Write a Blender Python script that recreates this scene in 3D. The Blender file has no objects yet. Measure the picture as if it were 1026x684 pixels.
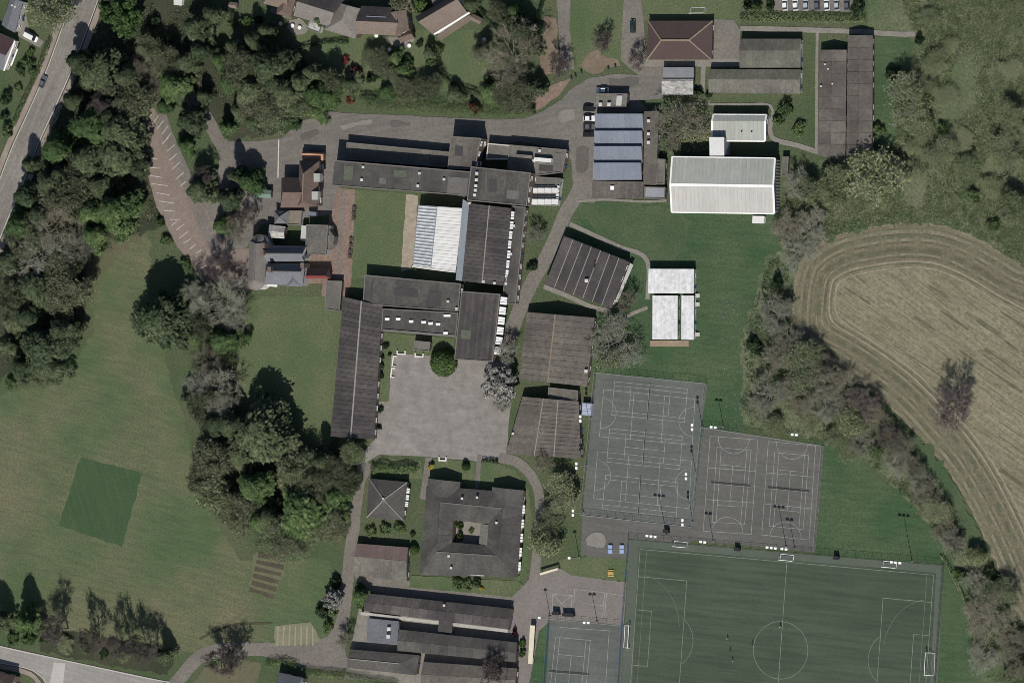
import bpy, bmesh, math, random
import numpy as np
from mathutils import Vector, Matrix, geometry, noise

# ------------------------------------------------------------------ camera, sky, sun, exposure
D = 3000.0
TILT = math.radians(21.0)
ST, CT = math.sin(TILT), math.cos(TILT)
sc = bpy.context.scene
cam_d = bpy.data.cameras.new('camera')
cam = bpy.data.objects.new('camera', cam_d)
sc.collection.objects.link(cam)
cam.location = (D*ST, 0, D*CT)
cam.rotation_euler = (0, TILT, 0)
cam_d.sensor_width = 36.0
cam_d.lens = 36.0*D/342.0
cam_d.clip_start = 100.0
cam_d.clip_end = 12000.0
sc.camera = cam
SUN_EL, SUN_AZ = math.radians(48.0), math.radians(169.0)      # azimuth clockwise from north (+Y)
w = bpy.data.worlds.new('World'); sc.world = w; w.use_nodes = True
nt = w.node_tree
sky = nt.nodes.new('ShaderNodeTexSky'); sky.sky_type = 'NISHITA'; sky.sun_disc = False
sky.sun_elevation = SUN_EL; sky.sun_rotation = SUN_AZ
nt.links.new(sky.outputs[0], nt.nodes['Background'].inputs[0])
nt.nodes['Background'].inputs[1].default_value = 0.065
sun_d = bpy.data.lights.new('sun', 'SUN'); sun_d.energy = 4.2; sun_d.angle = math.radians(0.5)
sun_d.color = (1.0, 0.955, 0.89)
sun = bpy.data.objects.new('sun', sun_d); sc.collection.objects.link(sun)
SD = Vector((math.cos(SUN_EL)*math.sin(SUN_AZ), math.cos(SUN_EL)*math.cos(SUN_AZ), math.sin(SUN_EL)))
sun.rotation_euler = SD.to_track_quat('Z', 'Y').to_euler()
sun.location = SD*400
sc.view_settings.view_transform = 'Standard'
sc.view_settings.look = 'None'
sc.view_settings.exposure = 0.34
sc.view_settings.gamma = 1.0
sc.render.engine = 'CYCLES'
sc.cycles.filter_width = 0.9
sc.cycles.max_bounces = 4

R = random.Random(7)
NR = np.random.default_rng(11)
COL = sc.collection

# ------------------------------------------------------------------ pixel -> place (on the level z)
def G(px, py, z=0.0):
    xc, yc = (px-513.0)/3.0, (342.0-py)/3.0
    d = Vector((xc*CT - D*ST, yc, -xc*ST - D*CT))
    s = (D*CT - z)/(xc*ST + D*CT)
    return Vector((D*ST + s*d.x, s*d.y, z))

def crop(x0, y0, sc_):
    return lambda x, y: (x0+x*sc_, y0+y*sc_)

# ------------------------------------------------------------------ materials
MATS = {}
def node(nt_, t, **k):
    n = nt_.nodes.new(t)
    for a, v in k.items(): setattr(n, a, v)
    return n

def M(name, cols, scales=(0.06, 0.9), rough=0.9, amount=0.5, obj_rand=0.0, streak=None, spec=0.25, bump=0.0, metal=0.0, detail=6, obj_space=False, lo=0.35, hi=0.65, grain=0.1, island=0.0):
    """colours cols[0..2]: mixed by a broad noise (0 to 1) and a fine noise (towards 2).
    streak=(angle_deg, along, across, strength): long thin noise."""
    if name in MATS: return MATS[name]
    m = bpy.data.materials.new(name); m.use_nodes = True
    t = m.node_tree; L = t.links.new
    b = t.nodes['Principled BSDF']
    b.inputs['Roughness'].default_value = rough
    b.inputs['Specular IOR Level'].default_value = spec
    b.inputs['Metallic'].default_value = metal
    c = [tuple(x)+(1,) for x in cols]
    while len(c) < 3: c.append(c[-1])
    if obj_space:
        src = node(t, 'ShaderNodeTexCoord').outputs['Object']
    else:
        src = node(t, 'ShaderNodeNewGeometry').outputs['Position']
    def nz(scale, vec, det=detail, r=0.6):
        n = node(t, 'ShaderNodeTexNoise'); n.inputs['Scale'].default_value = scale
        n.inputs['Detail'].default_value = det; n.inputs['Roughness'].default_value = r
        L(vec, n.inputs['Vector']); return n.outputs['Fac']
    def ramp(fac, a, z):
        r = node(t, 'ShaderNodeMapRange'); r.inputs['From Min'].default_value = a; r.inputs['From Max'].default_value = z
        L(fac, r.inputs['Value']); return r.outputs['Result']
    def mix(f, a, z, bt='MIX'):
        x = node(t, 'ShaderNodeMix', data_type='RGBA', blend_type=bt)
        if isinstance(f, float): x.inputs[0].default_value = f
        else: L(f, x.inputs[0])
        for i, v in ((6, a), (7, z)):
            if isinstance(v, tuple): x.inputs[i].default_value = v
            else: L(v, x.inputs[i])
        return x.outputs[2]
    col = mix(ramp(nz(scales[0], src), lo, hi), c[0], c[1])
    f2 = nz(scales[1], src, 3, 0.7)
    r2 = ramp(f2, 0.38, 0.66)
    mm = node(t, 'ShaderNodeMath', operation='MULTIPLY'); mm.inputs[1].default_value = amount
    L(r2, mm.inputs[0])
    col = mix(mm.outputs[0], col, c[2])
    if grain:
        gn = node(t, 'ShaderNodeTexNoise'); gn.inputs['Scale'].default_value = 2.1; gn.inputs['Detail'].default_value = 2; gn.inputs['Roughness'].default_value = .75
        L(src, gn.inputs['Vector'])
        g = node(t, 'ShaderNodeMapRange'); g.inputs['From Min'].default_value = .3; g.inputs['From Max'].default_value = .7
        g.inputs['To Min'].default_value = 1-grain; g.inputs['To Max'].default_value = 1+grain
        L(gn.outputs['Fac'], g.inputs['Value'])
        cc = node(t, 'ShaderNodeCombineColor')
        for i in range(3): L(g.outputs[0], cc.inputs[i])
        col = mix(1.0, col, cc.outputs[0], 'MULTIPLY')
    if streak:
        mp = node(t, 'ShaderNodeMapping'); mp.inputs['Rotation'].default_value = (0, 0, -math.radians(streak[0]))
        mp.vector_type = 'POINT'
        L(src, mp.inputs['Vector'])
        m2 = node(t, 'ShaderNodeMapping'); m2.inputs['Scale'].default_value = (1/streak[1], 1/streak[2], 1)
        L(mp.outputs[0], m2.inputs['Vector'])
        s = ramp(nz(1.0, m2.outputs[0], 3), 0.33, 0.67)
        g = node(t, 'ShaderNodeMath', operation='MULTIPLY_ADD')
        g.inputs[1].default_value = 2*streak[3]; g.inputs[2].default_value = 1-streak[3]
        L(s, g.inputs[0])
        cc = node(t, 'ShaderNodeCombineColor')
        for i in range(3): L(g.outputs[0], cc.inputs[i])
        col = mix(1.0, col, cc.outputs[0], 'MULTIPLY')
    if obj_rand:
        oi = node(t, 'ShaderNodeObjectInfo')
        g = node(t, 'ShaderNodeMath', operation='MULTIPLY_ADD')
        g.inputs[1].default_value = 2*obj_rand; g.inputs[2].default_value = 1-obj_rand
        L(oi.outputs['Random'], g.inputs[0])
        cc = node(t, 'ShaderNodeCombineColor')
        for i in range(3): L(g.outputs[0], cc.inputs[i])
        col = mix(1.0, col, cc.outputs[0], 'MULTIPLY')
    if island:
        gi = node(t, 'ShaderNodeNewGeometry')
        g = node(t, 'ShaderNodeMath', operation='MULTIPLY_ADD'); g.inputs[1].default_value = 2*island; g.inputs[2].default_value = 1-island
        L(gi.outputs['Random Per Island'], g.inputs[0])
        cc = node(t, 'ShaderNodeCombineColor')
        for i in range(3): L(g.outputs[0], cc.inputs[i])
        col = mix(1.0, col, cc.outputs[0], 'MULTIPLY')
    L(col, b.inputs['Base Color'])
    if bump:
        bp = node(t, 'ShaderNodeBump'); bp.inputs['Strength'].default_value = bump; bp.inputs['Distance'].default_value = 0.4
        L(f2, bp.inputs['Height']); L(bp.outputs[0], b.inputs['Normal'])
    MATS[name] = m
    return m

def LEAF(name, c1, c2, c3, sc_=0.7, trans=0.22):
    if name in MATS: return MATS[name]
    m = bpy.data.materials.new(name); m.use_nodes = True
    t = m.node_tree; L = t.links.new
    t.nodes.remove(t.nodes['Principled BSDF'])
    tc = node(t, 'ShaderNodeTexCoord')
    n = node(t, 'ShaderNodeTexNoise'); n.inputs['Scale'].default_value = sc_; n.inputs['Detail'].default_value = 4
    L(tc.outputs['Object'], n.inputs['Vector'])
    r = node(t, 'ShaderNodeValToRGB')
    r.color_ramp.elements[0].position = 0.3; r.color_ramp.elements[1].position = 0.7
    r.color_ramp.elements[0].color = (*c1, 1); r.color_ramp.elements[1].color = (*c3, 1)
    e = r.color_ramp.elements.new(0.5); e.color = (*c2, 1)
    L(n.outputs['Fac'], r.inputs[0])
    oi = node(t, 'ShaderNodeObjectInfo')
    hs = node(t, 'ShaderNodeHueSaturation')
    a = node(t, 'ShaderNodeMath', operation='MULTIPLY_ADD'); a.inputs[1].default_value = 0.5; a.inputs[2].default_value = 0.75
    L(oi.outputs['Random'], a.inputs[0]); L(a.outputs[0], hs.inputs['Value'])
    h = node(t, 'ShaderNodeMath', operation='MULTIPLY_ADD'); h.inputs[1].default_value = -0.03; h.inputs[2].default_value = 0.508
    L(oi.outputs['Random'], h.inputs[0]); L(h.outputs[0], hs.inputs['Hue'])
    L(r.outputs[0], hs.inputs['Color'])
    df = node(t, 'ShaderNodeBsdfDiffuse'); tr = node(t, 'ShaderNodeBsdfTranslucent')
    mx = node(t, 'ShaderNodeMixShader'); mx.inputs[0].default_value = trans
    gi = node(t, 'ShaderNodeNewGeometry')                  # every spray its own shade
    gm = node(t, 'ShaderNodeMath', operation='MULTIPLY_ADD'); gm.inputs[1].default_value = 1.1; gm.inputs[2].default_value = 0.5
    L(gi.outputs['Random Per Island'], gm.inputs[0])
    gc = node(t, 'ShaderNodeCombineColor')
    for i in range(3): L(gm.outputs[0], gc.inputs[i])
    gx = node(t, 'ShaderNodeMix', data_type='RGBA', blend_type='MULTIPLY'); gx.inputs[0].default_value = 1.0
    L(hs.outputs[0], gx.inputs[6]); L(gc.outputs[0], gx.inputs[7])
    L(gx.outputs[2], df.inputs[0]); L(gx.outputs[2], tr.inputs[0])
    L(df.outputs[0], mx.inputs[1]); L(tr.outputs[0], mx.inputs[2])
    L(mx.outputs[0], t.nodes['Material Output'].inputs[0])
    MATS[name] = m
    return m

# ------------------------------------------------------------------ object helpers
ORG = {}
def mk(name, verts, faces, mats, parent=None, midx=None, smooth=False, tag_=None):
    """verts in world metres; one mesh object, its origin at its base or at its parent's origin"""
    vs = [Vector(v) for v in verts]
    if parent is not None: o0 = ORG[parent.name]
    else:
        mn = Vector((min(v.x for v in vs), min(v.y for v in vs), min(v.z for v in vs)))
        mxv = Vector((max(v.x for v in vs), max(v.y for v in vs), 0))
        o0 = Vector(((mn.x+mxv.x)/2, (mn.y+mxv.y)/2, mn.z))
    me = bpy.data.meshes.new(name)
    me.from_pydata([v-o0 for v in vs], [], faces)
    if not isinstance(mats, (list, tuple)): mats = [mats]
    for m in mats: me.materials.append(m)
    if midx: me.polygons.foreach_set('material_index', midx)
    if smooth: me.polygons.foreach_set('use_smooth', [True]*len(me.polygons))
    bm = bmesh.new(); bm.from_mesh(me); bmesh.ops.recalc_face_normals(bm, faces=bm.faces); bm.to_mesh(me); bm.free()
    me.update()
    o = bpy.data.objects.new(name, me); COL.objects.link(o)
    if parent is None: o.location = o0
    else: o.parent = parent
    ORG[o.name] = o0
    return o

def inst(name, me, parent, loc, rz=0.0, scale=(1, 1, 1), rot=None):
    o = bpy.data.objects.new(name, me); COL.objects.link(o)
    if parent is not None:
        o.parent = parent; o.location = Vector(loc)-ORG[parent.name]
    else: o.location = loc
    o.rotation_euler = rot if rot else (0, 0, rz)
    o.scale = scale
    ORG[o.name] = Vector(loc)
    return o

def empty(name, loc):
    o = bpy.data.objects.new(name, None); COL.objects.link(o); o.location = loc; o.empty_display_size = 0.5
    ORG[o.name] = Vector(loc); return o

def tag(o, label, cat, group=None):
    o['label'] = label; o['category'] = cat
    if group: o['group'] = group
    return o

def struct(o): o['kind'] = 'structure'; return o
def stuff(o): o['kind'] = 'stuff'; return o

def raw_mesh(name, verts, faces, mats, midx=None, smooth=False):
    me = bpy.data.meshes.new(name); me.from_pydata([tuple(v) for v in verts], [], faces)
    for m in (mats if isinstance(mats, (list, tuple)) else [mats]): me.materials.append(m)
    if midx: me.polygons.foreach_set('material_index', midx)
    if smooth: me.polygons.foreach_set('use_smooth', [True]*len(me.polygons))
    return me

class MB:
    def __init__(s): s.v = []; s.f = []; s.m = []
    def box(s, c, size, rz=0.0, mi=0, taper=1.0):
        cx, cy, cz = c; sx, sy, sz = (q/2 for q in size); k = len(s.v)
        ca, sa = math.cos(rz), math.sin(rz)
        for z, tp in ((-sz, 1.0), (sz, taper)):
            for x, y in ((-sx, -sy), (sx, -sy), (sx, sy), (-sx, sy)):
                x *= tp; y *= tp
                s.v.append((cx+x*ca-y*sa, cy+x*sa+y*ca, cz+z))
        for q in ((0, 3, 2, 1), (4, 5, 6, 7), (0, 1, 5, 4), (1, 2, 6, 5), (2, 3, 7, 6), (3, 0, 4, 7)):
            s.f.append(tuple(k+i for i in q)); s.m.append(mi)
        return s
    def tube(s, p, q, r0, r1, n=6, mi=0, cap=True):
        p, q = Vector(p), Vector(q); d = (q-p).normalized()
        a = d.orthogonal().normalized(); b = d.cross(a); k = len(s.v)
        for c, r in ((p, r0), (q, r1)):
            for i in range(n):
                t = 2*math.pi*i/n; s.v.append(tuple(c+(a*math.cos(t)+b*math.sin(t))*r))
        for i in range(n):
            j = (i+1) % n; s.f.append((k+i, k+j, k+n+j, k+n+i)); s.m.append(mi)
        if cap:
            s.f.append(tuple(k+n+i for i in range(n))); s.m.append(mi)
            s.f.append(tuple(k+n-1-i for i in range(n))); s.m.append(mi)
        return s
    def poly(s, pts, mi=0):
        k = len(s.v); s.v += [tuple(p) for p in pts]; s.f.append(tuple(range(k, k+len(pts)))); s.m.append(mi); return s
    def prism(s, pts, z0, z1, mi=0, mtop=None, bottom=True):
        k = len(s.v); n = len(pts)
        s.v += [(p[0], p[1], z0) for p in pts]+[(p[0], p[1], z1) for p in pts]
        for i in range(n):
            j = (i+1) % n; s.f.append((k+i, k+j, k+n+j, k+n+i)); s.m.append(mi)
        s.f.append(tuple(k+n+i for i in range(n))); s.m.append(mi if mtop is None else mtop)
        if bottom: s.f.append(tuple(k+n-1-i for i in range(n))); s.m.append(mi)
        return s
    def build(s, name, mats, parent=None, smooth=False): return mk(name, s.v, s.f, mats, parent, s.m, smooth)
    def mesh(s, name, mats, smooth=False): return raw_mesh(name, s.v, s.f, mats, s.m, smooth)

def smooth_line(pts, step=2.0, closed=False):
    """Catmull-Rom through world points"""
    P = [Vector(p) for p in pts]; n = len(P); out = []
    for i in range(n if closed else n-1):
        p1, p2 = P[i], P[(i+1) % n]
        p0 = P[i-1] if (closed or i > 0) else p1*2-p2
        p3 = P[(i+2) % n] if (closed or i+2 < n) else p2*2-p1
        m = max(1, int((p2-p1).length/step))
        for k in range(m):
            t = k/m
            out.append(0.5*((2*p1)+(p2-p0)*t+(2*p0-5*p1+4*p2-p3)*t*t+(3*p1-p0-3*p2+p3)*t**3))
    if not closed: out.append(P[-1])
    return out

ZC = [0]
def lift():
    ZC[0] += 1; return ZC[0]*0.0005          # no two ground sheets on one level

def sheet(name, pts, z, mat, jag=0.25, step=1.5, smooth=False, parent=None):
    """a ground surface from a pixel outline, its edge a little uneven"""
    W_ = [G(*p) for p in pts]; z += lift()
    if smooth: W_ = smooth_line(W_, step, True)
    out = []
    n = len(W_)
    for i in range(n):
        p, q = W_[i], W_[(i+1) % n]; d = q-p; m = max(1, int(d.length/step)) if jag else 1
        nrm = Vector((-d.y, d.x, 0)).normalized() if d.length > 1e-6 else Vector((0, 0, 0))
        for k in range(m):
            u = p+d*(k/m)
            if jag and (k or smooth): u = u+nrm*(noise.noise(u*0.35)*jag*1.6+noise.noise(u*1.1)*jag)
            out.append(Vector((u.x, u.y, z)))
    tris = geometry.tessellate_polygon([out])
    o = mk(name, out, [tuple(t) for t in tris], mat, parent)
    for p in o.data.polygons:
        if p.normal.z < 0: p.flip()
    if parent is None: struct(o)
    return o

def ribbon_v(pts, width, z, wob=0.0, closed=False):
    v = []; f = []; n = len(pts)
    for i in range(n):
        a = pts[(i-1) % n] if (closed or i) else pts[i]; b = pts[(i+1) % n] if (closed or i < n-1) else pts[i]
        d = (b-a); d.z = 0; d.normalize(); nr = Vector((-d.y, d.x, 0))
        wv = width*0.5*(1+wob*noise.noise(pts[i]*0.3))
        v += [pts[i]+nr*wv, pts[i]-nr*wv]
    for q in v: q.z = z
    for i in range(n if closed else n-1):
        j = (i+1) % n
        f.append((2*i, 2*i+1, 2*j+1, 2*j))
    return v, f

def ribbon(name, pts, width, z, mat, wob=0.1, parent=None, step=2.0):
    L_ = smooth_line([G(*p) for p in pts], step); z += lift()
    v, f = ribbon_v(L_, width, z, wob)
    o = mk(name, v, f, mat, parent)
    for p in o.data.polygons:
        if p.normal.z < 0: p.flip()
    if parent is None: struct(o)
    return o

def lines(name, segs, width, z, mat, parent=None):
    """painted lines: every item a list of pixel points"""
    z += ZC[0]*0.0005+0.004
    v = []; f = []
    for s in segs:
        P_ = [G(*p) for p in s]
        if len(P_) == 2:                                   # square ends
            d = (P_[1]-P_[0]).normalized()*width*0.5; P_ = [P_[0]-d, P_[1]+d]
        a, b = ribbon_v(P_, width, z); k = len(v)
        v += a; f += [tuple(k+i for i in q) for q in b]
        z += 0.0015
    o = mk(name, v, f, mat, parent)
    for p in o.data.polygons:
        if p.normal.z < 0: p.flip()
    if parent is None: struct(o)
    return o
# ------------------------------------------------------------------ the ground
GR = M('grass_base', [(0.05, 0.078, 0.034), (0.086, 0.094, 0.052), (0.03, 0.045, 0.02)], (0.05, 1.3), amount=0.7, bump=0.3, grain=.25)
GFIELD = M('grass_field', [(0.06, 0.091, 0.04), (0.14, 0.123, 0.076), (0.044, 0.066, 0.028)], (0.026, 1.2), amount=0.6, streak=(-14, 9, 1.4, 0.11), bump=0.3, lo=0.42, hi=0.7, grain=.22)
GLAWN = M('grass_lawn', [(0.061, 0.091, 0.039), (0.102, 0.113, 0.061), (0.044, 0.063, 0.027)], (0.07, 1.4), amount=0.6, bump=0.3, grain=.22)
GDARK = M('grass_dark', [(0.036, 0.07, 0.031), (0.066, 0.092, 0.046), (0.024, 0.048, 0.021)], (0.045, 1.1), amount=0.6, streak=(-4, 10, 1.2, 0.13), bump=0.3, lo=.38, hi=.66, grain=.22)
GSQ = M('grass_square', [(0.034, 0.065, 0.028), (0.042, 0.072, 0.033), (0.027, 0.052, 0.022)], (0.1, 1.4), amount=0.5, streak=(-72, 20, 1.2, 0.1), grain=.2)
GROUGH = M('rough_grass_ground', [(0.066, 0.096, 0.044), (0.128, 0.13, 0.08), (0.042, 0.06, 0.028)], (0.05, 0.9), amount=0.7, bump=0.6, grain=.3)
LITTER = M('leaf_litter', [(0.026, 0.036, 0.018), (0.05, 0.05, 0.03), (0.018, 0.024, 0.012)], (0.09, 0.9), amount=0.6, bump=0.3, grain=.25)
TARM = M('tarmac_yard', [(0.118, 0.11, 0.098), (0.15, 0.139, 0.124), (0.082, 0.076, 0.068)], (0.06, 0.9), amount=0.5, streak=(8, 12, 1.5, 0.1), grain=.13)
TARM2 = M('tarmac_path', [(0.13, 0.118, 0.103), (0.165, 0.15, 0.132), (0.085, 0.077, 0.067)], (0.1, 1.0), amount=0.55, grain=.15)
ROAD = M('asphalt_road', [(0.15, 0.138, 0.124), (0.2, 0.184, 0.165), (0.105, 0.095, 0.086)], (0.06, 0.9), amount=0.5, streak=(66, 26, 1.0, 0.16), grain=.13)
PAVE = M('asphalt_footway', [(0.2, 0.165, 0.14), (0.25, 0.21, 0.185), (0.15, 0.125, 0.105)], (0.2, 0.9), amount=0.4)
WARR = M('asphalt_warren', [(0.21, 0.2, 0.187), (0.25, 0.238, 0.22), (0.165, 0.156, 0.145)], (0.1, 0.7), amount=0.4, streak=(-13, 30, 1.0, 0.08), grain=.12)
KERB = M('kerb_stone', [(0.38, 0.36, 0.33), (0.45, 0.43, 0.4), (0.3, 0.28, 0.26)], (0.5, 2.0))
PLAY = M('playground_surface', [(0.178, 0.166, 0.152), (0.215, 0.2, 0.184), (0.115, 0.103, 0.095)], (0.07, 0.3), amount=0.5, streak=(-6, 6, 1.2, 0.07), grain=.12, lo=.32, hi=.68)
CARP = M('car_park_surface', [(0.165, 0.132, 0.112), (0.195, 0.16, 0.138), (0.115, 0.09, 0.077)], (0.08, 0.8), amount=0.5, grain=.15)
BRICKP = M('brick_paving', [(0.17, 0.118, 0.093), (0.2, 0.152, 0.125), (0.105, 0.07, 0.055)], (0.2, 0.9), amount=0.6, grain=.2)
COURT = M('court_asphalt', [(0.074, 0.082, 0.073), (0.1, 0.107, 0.097), (0.064, 0.069, 0.062)], (0.045, 0.9), amount=0.45, streak=(-6, 16, 1.2, 0.1), grain=.12)
COURT2 = M('court_asphalt_grey', [(0.078, 0.078, 0.071), (0.104, 0.101, 0.092), (0.066, 0.066, 0.06)], (0.045, 0.9), amount=0.45, streak=(-6, 16, 1.2, 0.1), grain=.12)
COURT3 = M('court_asphalt_pink', [(0.145, 0.13, 0.12), (0.17, 0.153, 0.142), (0.11, 0.098, 0.09)], (0.09, 0.9), amount=0.45, grain=.12)
TURF = M('artificial_turf', [(0.04, 0.056, 0.037), (0.052, 0.067, 0.046), (0.032, 0.044, 0.03)], (0.03, 1.2), amount=0.35, streak=(-5, 25, 1.5, 0.18), grain=.1)
TURFB = M('artificial_turf_border', [(0.066, 0.08, 0.062), (0.08, 0.093, 0.074), (0.053, 0.066, 0.052)], (0.1, 1.2), amount=0.4)
PLOUGH = M('stubble_soil', [(0.152, 0.139, 0.091), (0.203, 0.187, 0.129), (0.084, 0.082, 0.05)], (0.05, 0.8), amount=0.65, streak=(-35, 10, 0.7, 0.24), bump=0.4, lo=.3, hi=.7, grain=.24)
PLOUGHH = M('stubble_headland', [(0.15, 0.142, 0.1), (0.205, 0.19, 0.142), (0.095, 0.095, 0.063)], (0.07, 0.9), amount=0.65, bump=0.3, grain=.2)
TRACK = M('tyre_track', [(0.26, 0.235, 0.18), (0.2, 0.178, 0.128), (0.14, 0.128, 0.09)], (0.25, 1.0), amount=0.7)
SOIL = M('bare_soil', [(0.13, 0.098, 0.07), (0.175, 0.14, 0.105), (0.09, 0.07, 0.048)], (0.15, 0.8), amount=0.5)
PAINT = M('line_paint', [(0.22, 0.235, 0.22), (0.3, 0.31, 0.29), (0.15, 0.16, 0.148)], (0.12, 0.8), amount=0.6)
PAINTT = M('line_paint_turf', [(0.13, 0.155, 0.12), (0.2, 0.225, 0.18), (0.08, 0.1, 0.075)], (0.1, 0.8), amount=0.6)
PAINTW = M('white_paint', [(0.42, 0.4, 0.37), (0.5, 0.48, 0.44), (0.3, 0.27, 0.24)], (0.3, 1.5))
SLAB = M('concrete_slab', [(0.165, 0.154, 0.134), (0.21, 0.197, 0.17), (0.11, 0.102, 0.088)], (0.3, 1.2), amount=0.55, grain=.15)

struct(mk('ground', [(-3000, -3000, 0), (3000, -3000, 0), (3000, 3000, 0), (-3000, 3000, 0)], [(0, 1, 2, 3)], GR))
Z1, Z2, Z3, Z4, Z5 = 0.03, 0.06, 0.09, 0.12, 0.15
# big green areas
sheet('playing_field', [(-30, 400), (60, 385), (95, 330), (88, 262), (120, 240), (150, 232), (150, 300), (165, 360), (185, 420), (205, 500), (240, 560), (300, 560), (330, 560), (345, 640), (270, 648), (160, 655), (60, 640), (-30, 620)], Z1, GFIELD, jag=0.9)
sheet('cricket_square', [(81, 458), (143, 474), (122, 547.5), (59, 526)], Z2, GSQ, jag=0.35)
sheet('lawn', [(250, 300), (280, 296), (334, 298), (345, 300), (331, 445), (300, 452), (262, 470), (235, 420), (240, 340)], Z2, GLAWN, jag=0.6)
sheet('lawn', [(355, 190), (409, 194), (405, 278), (352, 280)], Z1, GLAWN, jag=0.2)
sheet('dark_grass', [(570, 203), (680, 205), (785, 210), (778, 262), (750, 330), (745, 440), (700, 440), (590, 380), (570, 330), (622, 300)], Z1, GDARK, jag=0.7)
sheet('pale_grass', [(574, 204), (640, 205), (684, 214), (690, 240), (676, 262), (650, 264), (600, 234)], Z2, M('grass_mixed', [(0.042, 0.072, 0.034), (0.076, 0.096, 0.05), (0.03, 0.05, 0.023)], (0.07, 1.3), amount=0.6, bump=0.3, grain=.22), jag=2.2, smooth=True)
sheet('dark_grass', [(815, 440), (850, 442), (880, 480), (912, 492), (938, 528), (958, 570), (975, 600), (985, 700), (930, 700), (942, 565), (812, 558)], Z1, GDARK, jag=0.5)
sheet('dark_grass', [(876, 36), (915, 36), (912, 70), (905, 100), (890, 160), (876, 158)], Z1, GDARK, jag=0.8)
sheet('rough_grassland', [(870, -20), (1060, -20), (1060, 290), (1000, 250), (950, 225), (880, 226), (830, 236), (790, 262), (770, 210), (820, 160), (890, 160), (912, 95), (920, 40), (870, 30)], Z1, GROUGH, jag=1.0)
sheet('rough_verge', [(770, 255), (800, 250), (798, 340), (850, 375), (900, 420), (940, 475), (975, 530), (1000, 590), (1045, 640), (1045, 720), (985, 720), (975, 600), (945, 540), (900, 490), (850, 445), (815, 440), (745, 425), (742, 340)], Z2, GROUGH, jag=1.0)
sheet('meadow', [(562, -20), (636, -20), (636, 58), (600, 70), (575, 72)], Z2, GLAWN, jag=0.4)
sheet('meadow', [(640, -20), (745, -20), (742, 24), (640, 20)], Z2, GLAWN, jag=0.4)
sheet('worn_earth', [(578, 66), (588, 55), (600, 50), (608, 58), (622, 66), (600, 74)], Z3, SOIL, jag=1.2)
# woods
sheet('woodland_floor', [(110, -20), (215, -20), (212, 50), (235, 95), (262, 138), (230, 140), (205, 118), (180, 80), (150, 110), (150, 170), (165, 225), (120, 245), (85, 262), (85, 325), (50, 372), (-30, 378), (-30, 250), (2, 238), (45, 138), (104, -20)], Z1+0.012, LITTER, jag=0.8)
sheet('woodland_floor', [(207, 288), (245, 300), (236, 360), (244, 430), (270, 460), (340, 440), (349, 470), (342, 522), (305, 528), (262, 522), (222, 500), (210, 440), (205, 360)], Z1+0.016, LITTER, jag=1.4)
sheet('worn_earth', [(88, 262), (100, 244), (125, 236), (142, 240), (120, 256), (104, 276), (96, 300)], Z1+0.03, M('earthy_grass', [(0.1, 0.088, 0.055), (0.075, 0.09, 0.045), (0.06, 0.062, 0.034)], (0.08, 1.0), amount=.6, grain=.22), jag=2.0, smooth=True)
sheet('woodland_floor', [(40, 640), (70, 632), (150, 645), (175, 660), (168, 676), (100, 664), (40, 652)], Z2, LITTER, jag=0.8)
sheet('woodland_floor', [(218, 70), (300, 60), (340, 80), (335, 112), (290, 132), (262, 137), (235, 110)], Z2+0.004, LITTER, jag=0.8)
sheet('garden', [(330, 30), (415, 30), (480, 30), (495, 60), (480, 90), (360, 96), (340, 84), (318, 60), (296, 46), (290, 30)], Z2, GLAWN, jag=0.3)
# the road past the school and its footways
A = crop(0, 0, 0.2047)
road_c = [(94, -22), (86, 0), (70, 42), (58, 74), (43, 108), (26, 145), (10, 186), (-6, 224), (-20, 260)]
ribbon('main_road', road_c, 8.6, Z4, ROAD, 0.02)
lf = [(75, -22), (68, 0), (53, 42), (41, 74), (26, 108), (9, 145), (-7, 186), (-24, 230)]
rf = [(111, -22), (103, 0), (87.5, 42), (75, 74), (60, 108), (43, 145), (27, 186), (10, 226), (-4, 262)]
for pts in (lf, rf):
    ribbon('footway', pts, 2.0, Z4+0.1, PAVE, 0.06)
for off, src in ((4.0, lf), (-4.0, rf)):
    ribbon('kerb', [(x+off*1.0, y+off*0.35) for x, y in src], 0.28, Z4+0.112, KERB, 0.0)
dash = []
L_ = smooth_line([G(*p) for p in road_c], 3.0)
v = []; f = []
for i in range(2, len(L_)-2, 3):
    d = (L_[i+1]-L_[i]).normalized(); a, b = ribbon_v([L_[i], L_[i]+d*3.0], 0.16, Z4+0.006); k = len(v); v += a; f += [tuple(k+j for j in q) for q in b]
struct(mk('centre_line', v, f, M('worn_line_paint', [(0.24, 0.225, 0.205), (0.32, 0.3, 0.28), (0.17, 0.155, 0.14)], (0.2, 1.0))))
# Warren Rd, its kerb and the side turning
sheet('side_road', [(-20, 640), (0, 647.5), (75, 664), (151, 680), (176, 686), (176, 720), (47, 720), (46, 683), (38, 674), (27, 668.5), (0, 663), (-20, 659)], Z4, WARR, jag=0)
ribbon('kerb', [(-20, 641), (0, 647), (75, 663.3), (151, 679.5), (170, 683)], 0.35, Z4+0.1, KERB, 0)
ribbon('kerb', [(-20, 660), (0, 663.6), (27, 669), (38, 674.5), (46, 683.5), (48, 700)], 0.3, Z4+0.1, KERB, 0)
ribbon('footway', [(-20, 663), (0, 667), (25, 672.5), (35, 678), (42, 688)], 1.6, Z4+0.09, PAVE, 0.03)
sheet('concrete_patch', [(54, 663), (65.5, 664), (62, 700), (47, 700)], Z4+0.02, M('concrete_pale', [(0.36, 0.345, 0.325), (0.33, 0.315, 0.295)], (0.2, 1)), jag=0.05)
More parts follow.
